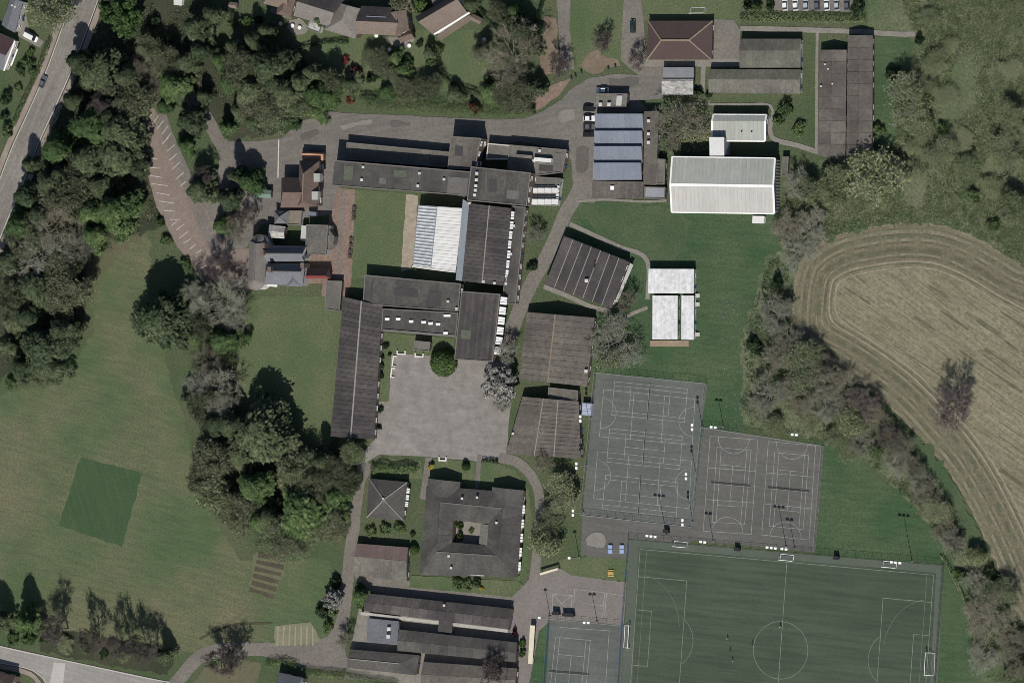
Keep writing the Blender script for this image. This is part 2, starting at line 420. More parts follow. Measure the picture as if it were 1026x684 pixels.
# school drive in the south-west
ribbon('drive', [(160, 700), (178, 682), (192, 665), (205, 655), (230, 650), (262, 650), (300, 650), (325, 646), (338, 636), (344, 618), (347, 590), (351, 560), (354, 530), (357, 500), (361, 478), (370, 464)], 4.6, Z3, TARM2, 0.12)
sheet('drive', [(236, 644), (300, 645), (335, 640), (345, 645), (350, 668), (338, 672), (300, 668), (262, 656)], Z3+0.008, TARM2, jag=0.4)
sheet('worn_earth', [(190, 690), (205, 668), (240, 660), (262, 664), (255, 690)], Z2, M('earthy_verge', [(0.095, 0.09, 0.056), (0.07, 0.085, 0.043), (0.12, 0.1, 0.068)], (0.1, 1.0), amount=.6, grain=.22), jag=1.2)
# forecourt and service yard
sheet('yard', [(218, 250), (222, 200), (224, 160), (228, 142), (262, 141), (283, 138), (300, 122.5), (330, 112), (360, 114), (430, 117), (500, 120), (525, 119), (545, 111), (562, 100), (574, 88), (590, 78), (620, 74), (664, 77), (664, 99), (640, 101), (650, 110), (598, 125), (596, 203), (576, 203), (572, 160), (565, 150), (520, 142), (470, 150), (345, 170), (332, 215), (300, 220), (262, 225), (245, 250), (249, 268), (205, 278)], Z3, TARM, jag=0.15)
ribbon('drive', [(189, 96), (198, 106), (207, 119), (217, 136), (226, 154), (224, 180), (214, 215), (206, 250), (202, 276)], 4.8, Z3+0.012, TARM2, 0.08)
sheet('car_park', [(142, 108), (155, 108), (166, 134), (178, 158), (191, 180), (196, 196), (208, 214), (221, 238), (234, 262), (240, 280), (202, 282), (192, 264), (178, 248), (168, 228), (157, 208), (148, 176), (143, 146)], Z3+0.02, CARP, jag=0.15)
sheet('forecourt', [(188, 176), (197, 180), (214, 188), (222, 214), (222, 250), (214, 250), (202, 216)], Z3+0.018, TARM2, jag=.3)
sheet('forecourt', [(196, 262), (235, 250), (262, 248), (262, 290), (238, 290)], Z3+0.026, CARP, jag=0.3)
ribbon('car_park_lane', [(160, 114), (170, 140), (184, 172), (197, 205), (210, 238), (224, 266)], 4.2, Z3+0.022, TARM2, .08)
C1 = crop(0, 136, 0.2047); bays = []
rt_ = [(745, 75), (770, 115), (785, 160), (795, 205), (820, 245), (830, 290), (850, 330), (855, 370), (880, 410)]
lt_ = [(710, 70), (705, 110), (720, 155), (735, 195), (745, 235), (770, 280), (780, 320), (800, 365), (835, 410)]
for a, b in zip(lt_, rt_): bays.append([C1(*a), C1(*b)])
for q in ((840, 440, 865, 420), (865, 460, 900, 435), (880, 500, 920, 470), (900, 525, 935, 505), (930, 555, 960, 530), (960, 575, 985, 560), (960, 625, 1010, 595), (980, 650, 1020, 630), (795, 40, 825, 10), (820, 75, 855, 45), (830, 120, 865, 90), (845, 165, 880, 130), (865, 210, 900, 180), (885, 245, 910, 225)):
    bays.append([C1(q[0], q[1]), C1(q[2], q[3])])
for q in ((720, 590, 750, 550), (745, 610, 775, 570), (770, 632, 800, 592), (795, 655, 822, 620), (815, 682, 835, 655)):
    bays.append([A(q[0], q[1]), A(q[2], q[3])])
lines('parking_bay_lines', bays, 0.2, Z3+0.034, PAINTW)
lines('yard_line', [[(279.4, 140), (279, 160), (278.6, 178)]], 0.4, Z3+0.012, PAINTW)
ribbon('service_path', [(588, 150), (580, 190), (567, 213), (556, 240), (545, 262), (533, 283), (525, 300), (516, 322), (509, 343), (505, 362)], 5.0, Z3+0.014, TARM2, 0.06)
# brick path and strips beside the courtyard lawn
sheet('brick_path', [(332, 187), (356, 190), (352, 285), (345, 300), (322, 296), (326, 250), (330, 220)], Z2, BRICKP, jag=0.15)
ribbon('concrete_path', [(344, 190), (341.5, 230), (339, 286)], 1.5, Z3, TARM2, 0.05)
sheet('worn_earth', [(407, 195), (419, 196), (414, 270), (402, 272)], Z2, M('pale_earth', [(0.25, 0.215, 0.17), (0.3, 0.265, 0.21), (0.16, 0.13, 0.09)], (0.2, 0.7)), jag=0.2)
sheet('worn_earth', [(302, 254), (334, 254), (334, 284), (302, 284)], Z2, BRICKP, jag=0.1)
# playground
sheet('playground', [(381, 351), (392, 353), (455, 356), (510, 345), (514, 380), (507, 458), (480, 462), (425, 457), (380, 455), (366, 464), (360, 474), (356, 460), (376, 440)], Z3, PLAY, jag=0.12)
sheet('planting_bed', [(383, 333), (455, 339), (455, 358), (392, 354), (390, 403), (378, 403)], Z3+0.01, GLAWN, jag=0.1)
sheet('path', [(367, 402), (392, 402), (391, 409), (367, 408)], Z3+0.02, SLAB, jag=0)
ribbon('path', [(430, 458), (427, 478), (424, 500)], 2.4, Z3, TARM2, 0.03)
ribbon('path', [(480.5, 455), (479.5, 470), (478, 490)], 1.6, Z3+0.01, TARM2, 0.03)
ribbon('path', [(500, 458), (517, 462), (530, 473), (539, 490), (541, 512), (539, 540), (537, 565), (533, 590), (524, 610)], 3.4, Z3, TARM2, 0.06)
sheet('planting_bed', [(384, 458), (422, 461), (424, 480), (372, 478), (372, 470)], Z2, GLAWN, jag=0.2)
sheet('planting_bed', [(434, 459), (500, 464), (516, 470), (530, 490), (533, 520), (527, 575), (520, 582), (430, 496)], Z2, GLAWN, jag=0.2)
# ground among the southern blocks
sheet('path', [(355, 576), (520, 592), (513, 609), (366, 594)], Z3+0.016, TARM2, jag=0.1)
sheet('planting_bed', [(412, 576), (520, 582), (525, 586), (513, 598), (410, 588)], Z3+0.03, GLAWN, jag=0.2)
sheet('yard', [(513, 598), (535, 575), (560, 568), (572, 576), (628, 583), (625, 626), (553, 620), (545, 640), (528, 690), (505, 700)], Z3+0.02, COURT3, jag=0.1)
sheet('grass_strip', [(540, 632), (551, 622), (546, 700), (528, 700)], Z4+0.006, GDARK, jag=0.1)
sheet('grass_bank', [(560, 560), (632, 553), (628, 583), (572, 577), (562, 568)], Z3, GLAWN, jag=0.3)
sheet('path', [(360, 608), (445, 620), (512, 628), (510, 690), (345, 680)], Z2, SLAB, jag=0.1)
# sports courts
sheet('sports_court', [(598, 373.5), (708.5, 384.5), (703, 427), (693.5, 527), (584, 515)], Z4, COURT, jag=0)
sheet('court_apron', [(584, 515.5), (694, 527.5), (692, 548), (634, 541), (628, 560), (582, 556)], Z4, COURT2, jag=0)
sheet('sports_court', [(705.5, 428.5), (825, 447), (816.5, 553), (692, 541), (697, 500)], Z4+0.004, COURT2, jag=0)
sheet('tennis_court', [(551, 620), (625.5, 627), (620, 720), (545, 720)], Z4, COURT, jag=0)
sheet('pitch_border', [(631.5, 540.5), (945.5, 566.5), (936, 760), (618, 760)], Z4+0.008, TURFB, jag=0)
sheet('football_pitch', [(640, 548), (938, 573.5), (928, 760), (630, 760)], Z5, TURF, jag=0)
def bil(q, u, v_):
    a, b, c, d = [Vector((x, y)) for x, y in q]
    p = a.lerp(b, u).lerp(d.lerp(c, u), v_); return (p.x, p.y)
def tennis(q):                                             # length along u
    s = lambda u0, v0, u1, v1: [bil(q, u0, v0), bil(q, u1, v1)]
    return [s(0, 0, 1, 0), s(0, 1, 1, 1), s(0, 0, 0, 1), s(1, 0, 1, 1), s(0, .125, 1, .125), s(0, .875, 1, .875), s(.23, .125, .23, .875), s(.77, .125, .77, .875), s(.23, .5, .77, .5)]
def netball(q, rr=0.32):
    s = lambda u0, v0, u1, v1: [bil(q, u0, v0), bil(q, u1, v1)]
    out = [s(0, 0, 1, 0), s(0, 1, 1, 1), s(0, 0, 0, 1), s(1, 0, 1, 1), s(.333, 0, .333, 1), s(.667, 0, .667, 1)]
    for e, sg in ((0, 1), (1, -1)):
        out.append([bil(q, e+sg*rr*0.5*math.sin(t*math.pi/12), .5-rr*math.cos(t*math.pi/12)) for t in range(13)])
    return out
rot = lambda q: [q[1], q[2], q[3], q[0]]                   # length along the picture's height
c1 = tennis([(616, 382), (689, 389.5), (686, 423), (613, 415.4)])+netball([(605, 390), (696.5, 399.5), (693.8, 445.5), (600.8, 437)])
c1 += tennis([(611, 429), (684, 436.8), (681.3, 470), (608.2, 462.5)])+netball([(599, 452), (693, 461.5), (690.6, 509), (595, 499)])
c1 += tennis([(607, 475.5), (679.4, 483), (678, 517.5), (603.7, 509.5)])
lines('court_lines', c1, 0.13, Z4+0.01, PAINT)
c2 = []
for q in ([(711.7, 436.8), (759.5, 440.3), (752.8, 535), (704.8, 531.6)], [(770, 442), (817.4, 446.3), (810.9, 540.5), (763.5, 535.5)]): c2 += netball(rot(q), .33)
for q in ([(718.6, 447.6), (752.8, 451), (746.3, 524.7), (713.7, 522.7)], [(776.5, 453), (810.5, 456), (805, 530), (771, 526.6)]): c2 += tennis(rot(q))
lines('court_lines', c2, 0.13, Z4+0.014, PAINT)
c3 = tennis(rot([(556.8, 638), (591.7, 641), (585, 714), (549, 711)]))+[[(561, 628), (610.6, 631.4)], [(610.6, 631.4), (605, 715)]]
lines('court_lines', c3, 0.13, Z4+0.01, PAINT)
c4 = [[(554, 595), (573.5, 596)], [(573.5, 596), (572, 613)], [(572, 613), (553.5, 611.5)], [(553.5, 611.5), (554, 595)], [(554, 595), (572, 613)], [(573.5, 596), (553.5, 611.5)],
      [(576, 590), (606, 593)], [(606, 593), (604, 617)], [(576, 590), (575, 604)], [(585, 604), (604, 606)], [(608, 594), (625, 596)], [(608, 594), (606, 616)]]
lines('playground_lines', c4, 0.16, Z3+0.03, PAINT)
# pitch markings
PC, PW, PL = Vector((782.3, 651.0)), Vector((-6.3, 88.2)), Vector((147.0, 12.9))
pp = lambda u, v_: tuple(PC+PL*u+PW*v_)
HW, HL = 29.4, 52.6
pl = [[pp(-1, -1), pp(1, -1)], [pp(-1, -1), pp(-1, 1)], [pp(1, -1), pp(1, 1)], [pp(0, -1), pp(0, 1)], [pp(-1, 1), pp(1, 1)]]
pl.append([pp(9.75/HL*math.cos(t*math.pi/24), 9.55/HW*math.sin(t*math.pi/24)) for t in range(49)])
for sg in (-1, 1):
    for dep, hw in ((17.4, 20.3), (5.6, 9.2)):
        u = sg*(1-dep/HL); v0 = hw/HW
        pl += [[pp(sg, -v0), pp(u, -v0)], [pp(u, -v0), pp(u, v0)], [pp(sg, v0), pp(u, v0)]]
    cu = sg*(1-11.5/HL)
    pl.append([pp(cu-sg*9.7/HL*math.cos(t), 9.5/HW*math.sin(t)) for t in [(-0.92+1.84*k/14) for k in range(15)]])
lines('pitch_lines', pl, 0.17, Z5+0.006, PAINTT)
fl = [[pp(sg*(1-16/HL*math.cos(t)), -0.1+0.62*math.sin(t)) for t in [(-1.4+1.3*k/14) for k in range(15)]] for sg in (-1, 1)]
lines('hockey_lines', fl+[[pp(u, -1), pp(u, 1)] for u in (-.955, .955)], 0.15, Z5+0.05, M('line_paint_faint', [(0.1, 0.115, 0.09), (0.12, 0.13, 0.1)], (0.1, 0.8)))
# the stubble field, its headland and tracks
FB = [(812, 250), (835, 236), (868, 228), (905, 223.5), (945, 226), (985, 242), (1030, 270), (1075, 300), (1075, 700), (1040, 655), (1012, 596), (985, 535), (955, 480), (925, 443), (895, 410), (866, 388), (835, 368), (805, 352), (794, 338), (794, 310), (797, 280), (802, 262)]
sheet('stubble_field', FB, Z3, PLOUGH, jag=0.6, smooth=True)
fbw = smooth_line([G(*p) for p in FB], 2.5, True)
cen = G(945, 400)
def inset(dist):
    """the outline moved inwards, its corners rounded (points too near the edge are dropped)"""
    n = len(fbw); out = []
    for i in range(n):
        d = fbw[(i+1) % n]-fbw[i-1]; nr = Vector((d.y, -d.x, 0)).normalized()
        if nr.dot(cen-fbw[i]) < 0: nr = -nr
        q = fbw[i]+nr*dist
        if min((q-b).length for b in fbw) > dist*.985 and (not out or (q-out[-1]).length > 1.2): out.append(q)
    for _ in range(3): out = [(out[k-1]+out[k]*2+out[(k+1) % len(out)])/4 for k in range(len(out))]
    return out
hb = [Vector((q.x, q.y, 0)) for q in inset(15.0)]
v = [Vector((q.x, q.y, Z3+.025)) for q in fbw]
def band_mat(name, cols):
    return M(name, cols, (0.22, 1.1), amount=0.75, grain=.2, lo=.42, hi=.58)
bm_l, bm_d, bm_g, bm_s = band_mat('stubble_pale', [(0.185, 0.168, 0.122), (0.13, 0.12, 0.082), (0.1, 0.094, 0.062)]), band_mat('stubble_dark', [(0.082, 0.078, 0.05), (0.13, 0.12, 0.082), (0.07, 0.067, 0.042)]), band_mat('stubble_greenish', [(0.09, 0.094, 0.058), (0.135, 0.128, 0.086), (0.075, 0.078, 0.047)]), band_mat('stubble_soily', [(0.165, 0.138, 0.097), (0.12, 0.108, 0.073), (0.092, 0.083, 0.055)])
cyc = (bm_s, bm_g, bm_l, bm_d, bm_g, bm_l, bm_d, bm_s, bm_g, bm_d, bm_g, bm_l, bm_d)
dist = .5; i = 0
while dist < 13:
    wd = R.uniform(.7, 1.5)
    v, f = ribbon_v(inset(dist+wd/2), wd, Z3+0.06+0.004*i, 0.35, True)
    o = mk('field_headland', v, f, cyc[i % 13]); struct(o)
    for p_ in o.data.polygons:
        if p_.normal.z < 0: p_.flip()
    dist += wd*.92; i += 1
for dist in (12.6, 14.5):
    v, f = ribbon_v(inset(dist), .5, Z3+0.13+0.001*dist, 0.7, True)
    o = mk('tyre_track', v, f, TRACK); struct(o)
    for p_ in o.data.polygons:
        if p_.normal.z < 0: p_.flip()
for i in range(46):
    x, y = R.uniform(835, 1010), R.uniform(268, 560)
    if (x-795)*.72 < (y-338) or x+(y-400)*.3 > 1040: continue
    L2 = R.uniform(20, 75); a_ = math.radians(35+R.uniform(-2, 2))
    ribbon('stubble_strip', [(x, y), (x+L2*.5*math.cos(a_), y+L2*.5*math.sin(a_)-.6), (x+L2*math.cos(a_), y+L2*math.sin(a_))], R.uniform(.4, 1.3), Z3+0.03, cyc[i % 13], 0.9)
sheet('grass_margin', [(905, 440), (920, 436), (950, 470), (968, 505), (985, 545), (975, 548), (955, 510), (930, 478)], Z4+0.12, MATS['grass_mixed'], jag=1.6)

sheet('grass_margin', [(800, 255), (850, 232), (905, 220), (955, 224), (1000, 244), (1026, 262), (1026, 256), (1000, 236), (955, 215), (905, 213), (850, 222), (790, 252)], Z4, MATS['grass_mixed'], jag=1.8)
# paths around the northern blocks
sheet('path', [(640, -20), (626, -20), (622, 60), (640, 76), (664, 77), (664, 62), (648, 58), (645, 20)], Z3+0.03, TARM2, jag=0.1)
sheet('path', [(712, 19), (735, 20), (742, 30), (740, 66), (712, 66)], Z3+0.03, TARM2, jag=0.1)
ribbon('path', [(640, 63), (700, 63), (742, 63)], 2.6, Z3+0.04, SLAB, 0.03)
ribbon('path', [(742, 28.5), (800, 30), (850, 31.5), (905, 34.5), (927, 33)], 1.7, Z3+0.02, SLAB, 0.1)
ribbon('path', [(819, 30), (818.5, 80), (818, 150)], 1.0, Z3+0.026, SLAB, 0.05)
ribbon('path', [(705, 66), (704, 92)], 1.6, Z3+0.026, SLAB, 0.03)
ribbon('path', [(772, 118), (774, 138), (800, 146), (822, 153), (850, 160)], 1.7, Z3+0.026, SLAB, 0.08)
ribbon('path', [(680, 104), (740, 105), (772, 106), (773, 125)], 0.9, Z3+0.03, SLAB, 0.05)
ribbon('path', [(571, 224), (590, 233), (620, 247), (648, 260), (649, 300)], 1.5, Z3+0.02, SLAB, 0.06)
ribbon('path', [(649, 308), (632, 315), (618, 325)], 1.2, Z3+0.02, SLAB, 0.06)
ribbon('path', [(545, 287), (570, 297), (592, 307), (612, 312)], 1.6, Z3+0.02, SLAB, 0.06)
ribbon('path', [(577, 202), (605, 200), (645, 202), (668, 201)], 0.8, Z3+0.03, SLAB, 0.06)
sheet('path', [(557, -20), (572, -20), (571, 30), (576, 70), (562, 72), (560, 30)], Z3+0.02, TARM2, jag=0.2)
sheet('worn_earth', [(545, 16), (557, 18), (562, 70), (545, 78), (538, 50)], Z2, SOIL, jag=0.5)
sheet('worn_earth', [(531, 96), (548, 88), (575, 76), (560, 96), (535, 112)], Z2+.006, BRICKP, jag=0.5)
sheet('scrub_earth', [(664, 98), (712, 100), (712, 150), (672, 156), (660, 140)], Z2, GROUGH, jag=0.6)
# kitchen plots
CK = crop(205, 544, 0.2047)
sheet('allotment', [CK(235, 60), CK(260, 40), CK(410, 60), CK(340, 270), CK(225, 225)], Z2, M('dry_grass', [(0.092, 0.1, 0.056), (0.12, 0.115, 0.07), (0.07, 0.076, 0.04)], (0.2, 0.9), grain=.22), jag=0.9)
for i in range(6):
    a, b = CK(262-i*8, 55+i*34), CK(400-i*12, 82+i*36)
    v, f = ribbon_v(smooth_line([G(*a), G(*b)], 1.0), 1.5, 0.14, 0.5); MBt = MB(); 
    o = mk('vegetable_bed', [*(Vector(p) for p in v)], f, M('bed_soil', [(0.055, 0.047, 0.033), (0.075, 0.066, 0.045), (0.04, 0.04, 0.024)], (0.3, 1.0), amount=.6, grain=.25)); struct(o)
    for p in o.data.polygons:
        if p.normal.z < 0: p.flip()
DRYG = M('dry_plot', [(0.15, 0.145, 0.095), (0.18, 0.17, 0.115), (0.1, 0.105, 0.06)], (0.2, 0.8))
sheet('dry_plot', [CK(345, 405), CK(520, 385), CK(575, 480), CK(340, 505)], Z2, DRYG, jag=0.4)
for i in range(7):
    ribbon('dry_strip', [CK(362+i*28, 405), CK(356+i*29, 500)], 0.5, Z3, M('straw', [(0.24, 0.23, 0.17), (0.2, 0.19, 0.13)], (0.3, 0.9)), 0.5)
ribbon('field_track', [(200, 640), (222, 629), (240, 625), (273, 624)], 0.8, Z2+0.01, M('trodden', [(0.045, 0.05, 0.028), (0.06, 0.06, 0.035)], (0.3, 1)), 0.5)
ribbon('field_track', [(205, 634), (235, 621), (250, 606), (252, 592)], 0.7, Z2+0.012, M('faint_track', [(0.085, 0.085, 0.05), (0.1, 0.095, 0.06)], (.3, 1)), 0.5)

PATCH = M('tarmac_patch', [(0.085, 0.08, 0.073), (0.1, 0.094, 0.086), (0.07, 0.066, 0.06)], (0.2, 1.0), amount=.5, grain=.12)
PATCHL = M('tarmac_patch_pale', [(0.165, 0.154, 0.138), (0.19, 0.178, 0.16), (0.13, 0.12, 0.108)], (0.2, 1.0), amount=.5, grain=.12)
for q, m_ in (([(392, 122), (412, 123), (411, 127), (391, 126)], PATCH), ([(340, 126), (372, 119), (374, 122), (345, 130)], PATCHL), ([(300, 136), (318, 130), (320, 134), (303, 141)], PATCH), ([(560, 112), (574, 110), (576, 120), (562, 124)], PATCHL), ([(578, 150), (590, 150), (588, 172), (578, 172)], PATCH), ([(610, 80), (640, 79), (640, 86), (610, 88)], PATCH),
              ([(246, 190), (258, 188), (256, 214), (246, 214)], PATCHL), ([(590, 535), (606, 536), (605, 548), (589, 546)], PATCHL)):
    sheet('tarmac_patch', q, Z4+0.02, m_, jag=.5, smooth=True)
WORN = M('worn_turf', [(0.056, 0.062, 0.046), (0.066, 0.07, 0.054), (0.045, 0.053, 0.038)], (0.15, 1.2), amount=.5)
for q in ([(634, 620), (644, 622), (646, 640), (642, 656), (632, 656)], [(918, 648), (928, 648), (927, 682), (917, 682), (914, 664)], [(660, 552), (702, 556), (698, 562), (664, 560)], [(768, 562), (810, 566), (806, 573), (770, 571)], [(772, 640), (792, 640), (792, 662), (772, 662)]):
    sheet('worn_turf', q, Z5+0.004-ZC[0]*0.0005, WORN, jag=1.2, smooth=True)
# ------------------------------------------------------------------ buildings
RDK = M('roof_dark_felt', [(0.0463, 0.0428, 0.0428), (0.0854, 0.082, 0.0703), (0.0313, 0.029, 0.0297)], (0.09, 0.8), amount=0.5, obj_rand=0.16, rough=0.85, grain=.16)
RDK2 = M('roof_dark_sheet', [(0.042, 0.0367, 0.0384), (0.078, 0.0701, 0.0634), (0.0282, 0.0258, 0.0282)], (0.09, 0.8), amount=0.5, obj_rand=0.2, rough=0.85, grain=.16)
RBR = M('roof_brown_felt', [(0.0716, 0.0621, 0.0577), (0.1257, 0.1145, 0.0944), (0.0485, 0.043, 0.0407)], (0.09, 0.8), amount=0.5, obj_rand=0.13, rough=0.85, grain=.16)
RTILE = M('roof_brown_tile', [(0.06, 0.0416, 0.0384), (0.0704, 0.048, 0.044), (0.0464, 0.0336, 0.032)], (0.12, 1.2), amount=0.4, obj_rand=0.06, grain=.16)
RGRY = M('roof_grey_felt', [(0.0874, 0.0821, 0.076), (0.153, 0.1471, 0.1203), (0.0612, 0.0571, 0.053)], (0.09, 0.8), amount=0.5, obj_rand=0.06, grain=.16)
ROLV = M('roof_grey_olive', [(0.0745, 0.0714, 0.0623), (0.1311, 0.129, 0.1002), (0.0544, 0.053, 0.0476)], (0.09, 0.8), amount=0.5, obj_rand=0.06, grain=.16)
RBLU = M('roof_blue_grey', [(0.12, 0.136, 0.168), (0.14, 0.156, 0.188), (0.104, 0.1184, 0.148)], (0.15, 1.2), amount=0.3, obj_rand=0.06, rough=0.6, grain=.16)
RSLT = M('roof_slate', [(0.104, 0.108, 0.12), (0.132, 0.136, 0.148), (0.076, 0.08, 0.0896)], (0.2, 1.0), amount=0.45, obj_rand=0.06, grain=.16)
RWHT = M('roof_white_sheet', [(0.4928, 0.4928, 0.4752), (0.5456, 0.5456, 0.528), (0.4136, 0.4136, 0.4048)], (0.15, 1.0), amount=0.35, obj_rand=0.04, rough=0.7, streak=(5, 8, 0.9, 0.06), grain=.05)
RWHT2 = M('roof_white_weathered', [(0.5, 0.5, 0.5), (0.6, 0.6, 0.6), (0.34, 0.34, 0.34)], (0.18, 0.7), amount=0.6, rough=0.7, streak=(90, 5, 0.8, 0.1))
RPAL = M('roof_pale_green_grey', [(0.264, 0.2772, 0.2508), (0.2948, 0.308, 0.2772), (0.2288, 0.2376, 0.2112)], (0.15, 1.0), amount=0.35, obj_rand=0.05, streak=(88, 8, 0.9, 0.06), grain=.05)
RCRM = M('roof_pale_cream', [(0.352, 0.345, 0.3256), (0.3784, 0.3696, 0.3476), (0.3168, 0.3098, 0.2904)], (0.1, 0.8), amount=0.35, obj_rand=0.04, streak=(88, 8, 0.9, 0.05), grain=.05)
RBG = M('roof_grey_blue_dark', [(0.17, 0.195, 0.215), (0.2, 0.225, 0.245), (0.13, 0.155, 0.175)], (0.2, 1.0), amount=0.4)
RORG = M('roof_orange_tile', [(0.32, 0.17, 0.105), (0.36, 0.2, 0.13), (0.24, 0.13, 0.085)], (0.3, 1.2), amount=0.4)
RRED = M('roof_red_brown_tile', [(0.1, 0.073, 0.06), (0.125, 0.093, 0.078), (0.075, 0.054, 0.046)], (0.25, 1.2), amount=0.5, grain=.25)
RHSE = M('roof_house_tile', [(0.132, 0.104, 0.084), (0.16, 0.128, 0.104), (0.096, 0.0736, 0.0608)], (0.25, 1.2), amount=0.5, grain=.16)
RSTO = M('roof_stone_tile', [(0.136, 0.124, 0.112), (0.164, 0.152, 0.1376), (0.1, 0.092, 0.0824)], (0.25, 1.2), amount=0.5, grain=.16)
RMOT = M('roof_mottled_sheet', [(0.34, 0.33, 0.31), (0.42, 0.41, 0.39), (0.15, 0.145, 0.13)], (0.3, 0.6), amount=0.8, streak=(-15, 3, 0.5, 0.25))
WBRK = M('wall_brick', [(0.115, 0.085, 0.07), (0.14, 0.105, 0.088), (0.085, 0.065, 0.055)], (0.3, 3.0))
WCON = M('wall_concrete', [(0.2, 0.19, 0.175), (0.24, 0.23, 0.21), (0.16, 0.15, 0.14)], (0.3, 2.0))
WPAL = M('wall_pale', [(0.42, 0.41, 0.38), (0.48, 0.47, 0.44), (0.35, 0.34, 0.31)], (0.3, 2.0))
WGRY = M('wall_grey_sheet', [(0.2, 0.22, 0.24), (0.24, 0.26, 0.28), (0.15, 0.17, 0.19)], (0.3, 2.0))
WHT = M('white_trim', [(0.7, 0.69, 0.66), (0.75, 0.74, 0.72), (0.6, 0.59, 0.56)], (0.3, 2.0), rough=0.6)
EDGE = M('roof_edge_metal', [(0.115, 0.108, 0.1), (0.15, 0.14, 0.13), (0.085, 0.08, 0.075)], (0.3, 2.0))
RIDGEP = M('ridge_pale', [(0.21, 0.195, 0.175), (0.25, 0.235, 0.21), (0.16, 0.15, 0.135)], (0.3, 1.5))
RIDGEB = M('ridge_brown', [(0.17, 0.135, 0.1), (0.2, 0.16, 0.12), (0.12, 0.095, 0.07)], (0.3, 1.5))
GLASS = M('window_glass', [(0.03, 0.036, 0.042), (0.045, 0.052, 0.06)], (0.3, 1.0), rough=0.1, spec=0.5)
DARKM = M('dark_metal', [(0.022, 0.022, 0.024), (0.03, 0.03, 0.032)], (0.5, 2.0), rough=0.6)
DOORM = M('door_blue', [(0.06, 0.09, 0.16), (0.07, 0.1, 0.18)], (0.5, 2.0), rough=0.5)
BLIND = M('window_blind', [(0.72, 0.72, 0.71), (0.78, 0.78, 0.77), (0.62, 0.62, 0.62)], (0.5, 1.5), rough=0.5)

# shared small meshes
mb = MB()
for x in (-.47, .47): mb.box((x, 0, 0), (.06, .16, 1))
for z in (-.46, .46): mb.box((0, 0, z), (.88, .15, .08))
mb.box((0, 0.005, 0), (.05, .13, .84))
WIN_FRAME = mb.mesh('window', WHT)
WIN_PANE = MB().box((0, -.03, 0), (.88, .05, .84)).mesh('pane', GLASS)
WIN_PANEW = MB().box((0, -.03, 0), (.88, .05, .84)).mesh('pane_bright', BLIND)
SKY_CURB = MB().box((0, 0, .2), (1, 1, .4)).mesh('skylight', EDGE)
SKY_DOME = MB().box((0, 0, .5), (.94, .94, .2), taper=0.7).mesh('dome', BLIND)
VENT_B = MB().box((0, 0, .4), (.7, .7, .8)).box((0, 0, .9), (1.0, 1.0, .2), taper=.7).mesh('vent', M('vent_grey_white', [(.42, .42, .4), (.5, .5, .48), (.3, .3, .29)], (.6, 2)))
VENT_D = MB().box((0, 0, .3), (.5, .5, .6)).box((0, 0, .68), (.8, .8, .16), taper=.7).mesh('vent_dark', DARKM)
DOOR_ = MB().box((0, 0, 1.05), (1.0, .1, 2.1)).mesh('door', DOORM)

def inset_poly(P, d):
    n = len(P); out = []
    area = sum(P[i].x*P[(i+1) % n].y-P[(i+1) % n].x*P[i].y for i in range(n)); sg = 1 if area > 0 else -1
    for i in range(n):
        a, b, c = P[i-1], P[i], P[(i+1) % n]
        d1 = (b-a).to_2d().normalized(); d2 = (c-b).to_2d().normalized()
        n1 = Vector((-d1.y, d1.x))*sg; n2 = Vector((-d2.y, d2.x))*sg
        k = (n1+n2); L2 = 1+n1.dot(n2)
        out.append(b+Vector((k.x, k.y, 0))*(d/max(L2, .25)))
    return out

NWIN = [0]
def windows(t, P, h, storeys=1, step=3.4, ww=1.7, hh=1.25, sides='ESNW', pane=None, door=True):
    n = len(P); area = sum(P[i].x*P[(i+1) % n].y-P[(i+1) % n].x*P[i].y for i in range(n)); sg = 1 if area > 0 else -1
    done = False
    for i in range(n):
        a, b = P[i], P[(i+1) % n]; d = (b-a); ln = d.to_2d().length
        if ln < 3.2: continue
        u = d.normalized(); nr = Vector((u.y, -u.x, 0))*sg
        side = ('E' if nr.x > 0 else 'W') if abs(nr.x) > abs(nr.y) else ('N' if nr.y > 0 else 'S')
        if side not in sides: continue
        k = max(1, int(ln/step)); rz = math.atan2(nr.y, nr.x)-math.pi/2
        for s in range(storeys):
            z = (h/storeys)*(s+0.56)
            for j in range(k):
                c = a+d*((j+.5)/k)
                if door and s == 0 and j == k//2 and not done and side in 'SE':
                    inst('door', DOOR_, t, (c.x+nr.x*.05, c.y+nr.y*.05, 0.0), rz); done = True; continue
                wd = inst('window', WIN_FRAME, t, (c.x+nr.x*.04, c.y+nr.y*.04, z), rz, (ww, 1, hh))
                pn = bpy.data.objects.new('pane', pane or WIN_PANE); COL.objects.link(pn); pn.parent = wd
                NWIN[0] += 1

def building(label, cat='building', name='school_block', group=None, at=None):
    t = empty(name, at); tag(t, label, cat, group); return t

def base_of(P): c = sum(P, Vector())/len(P); return Vector((c.x, c.y, 0))

def walls(t, P, h, mat, over=0.3):
    q = inset_poly(P, over); MB().prism(q, -0.3, h, 0).build('wall', mat, t); return q

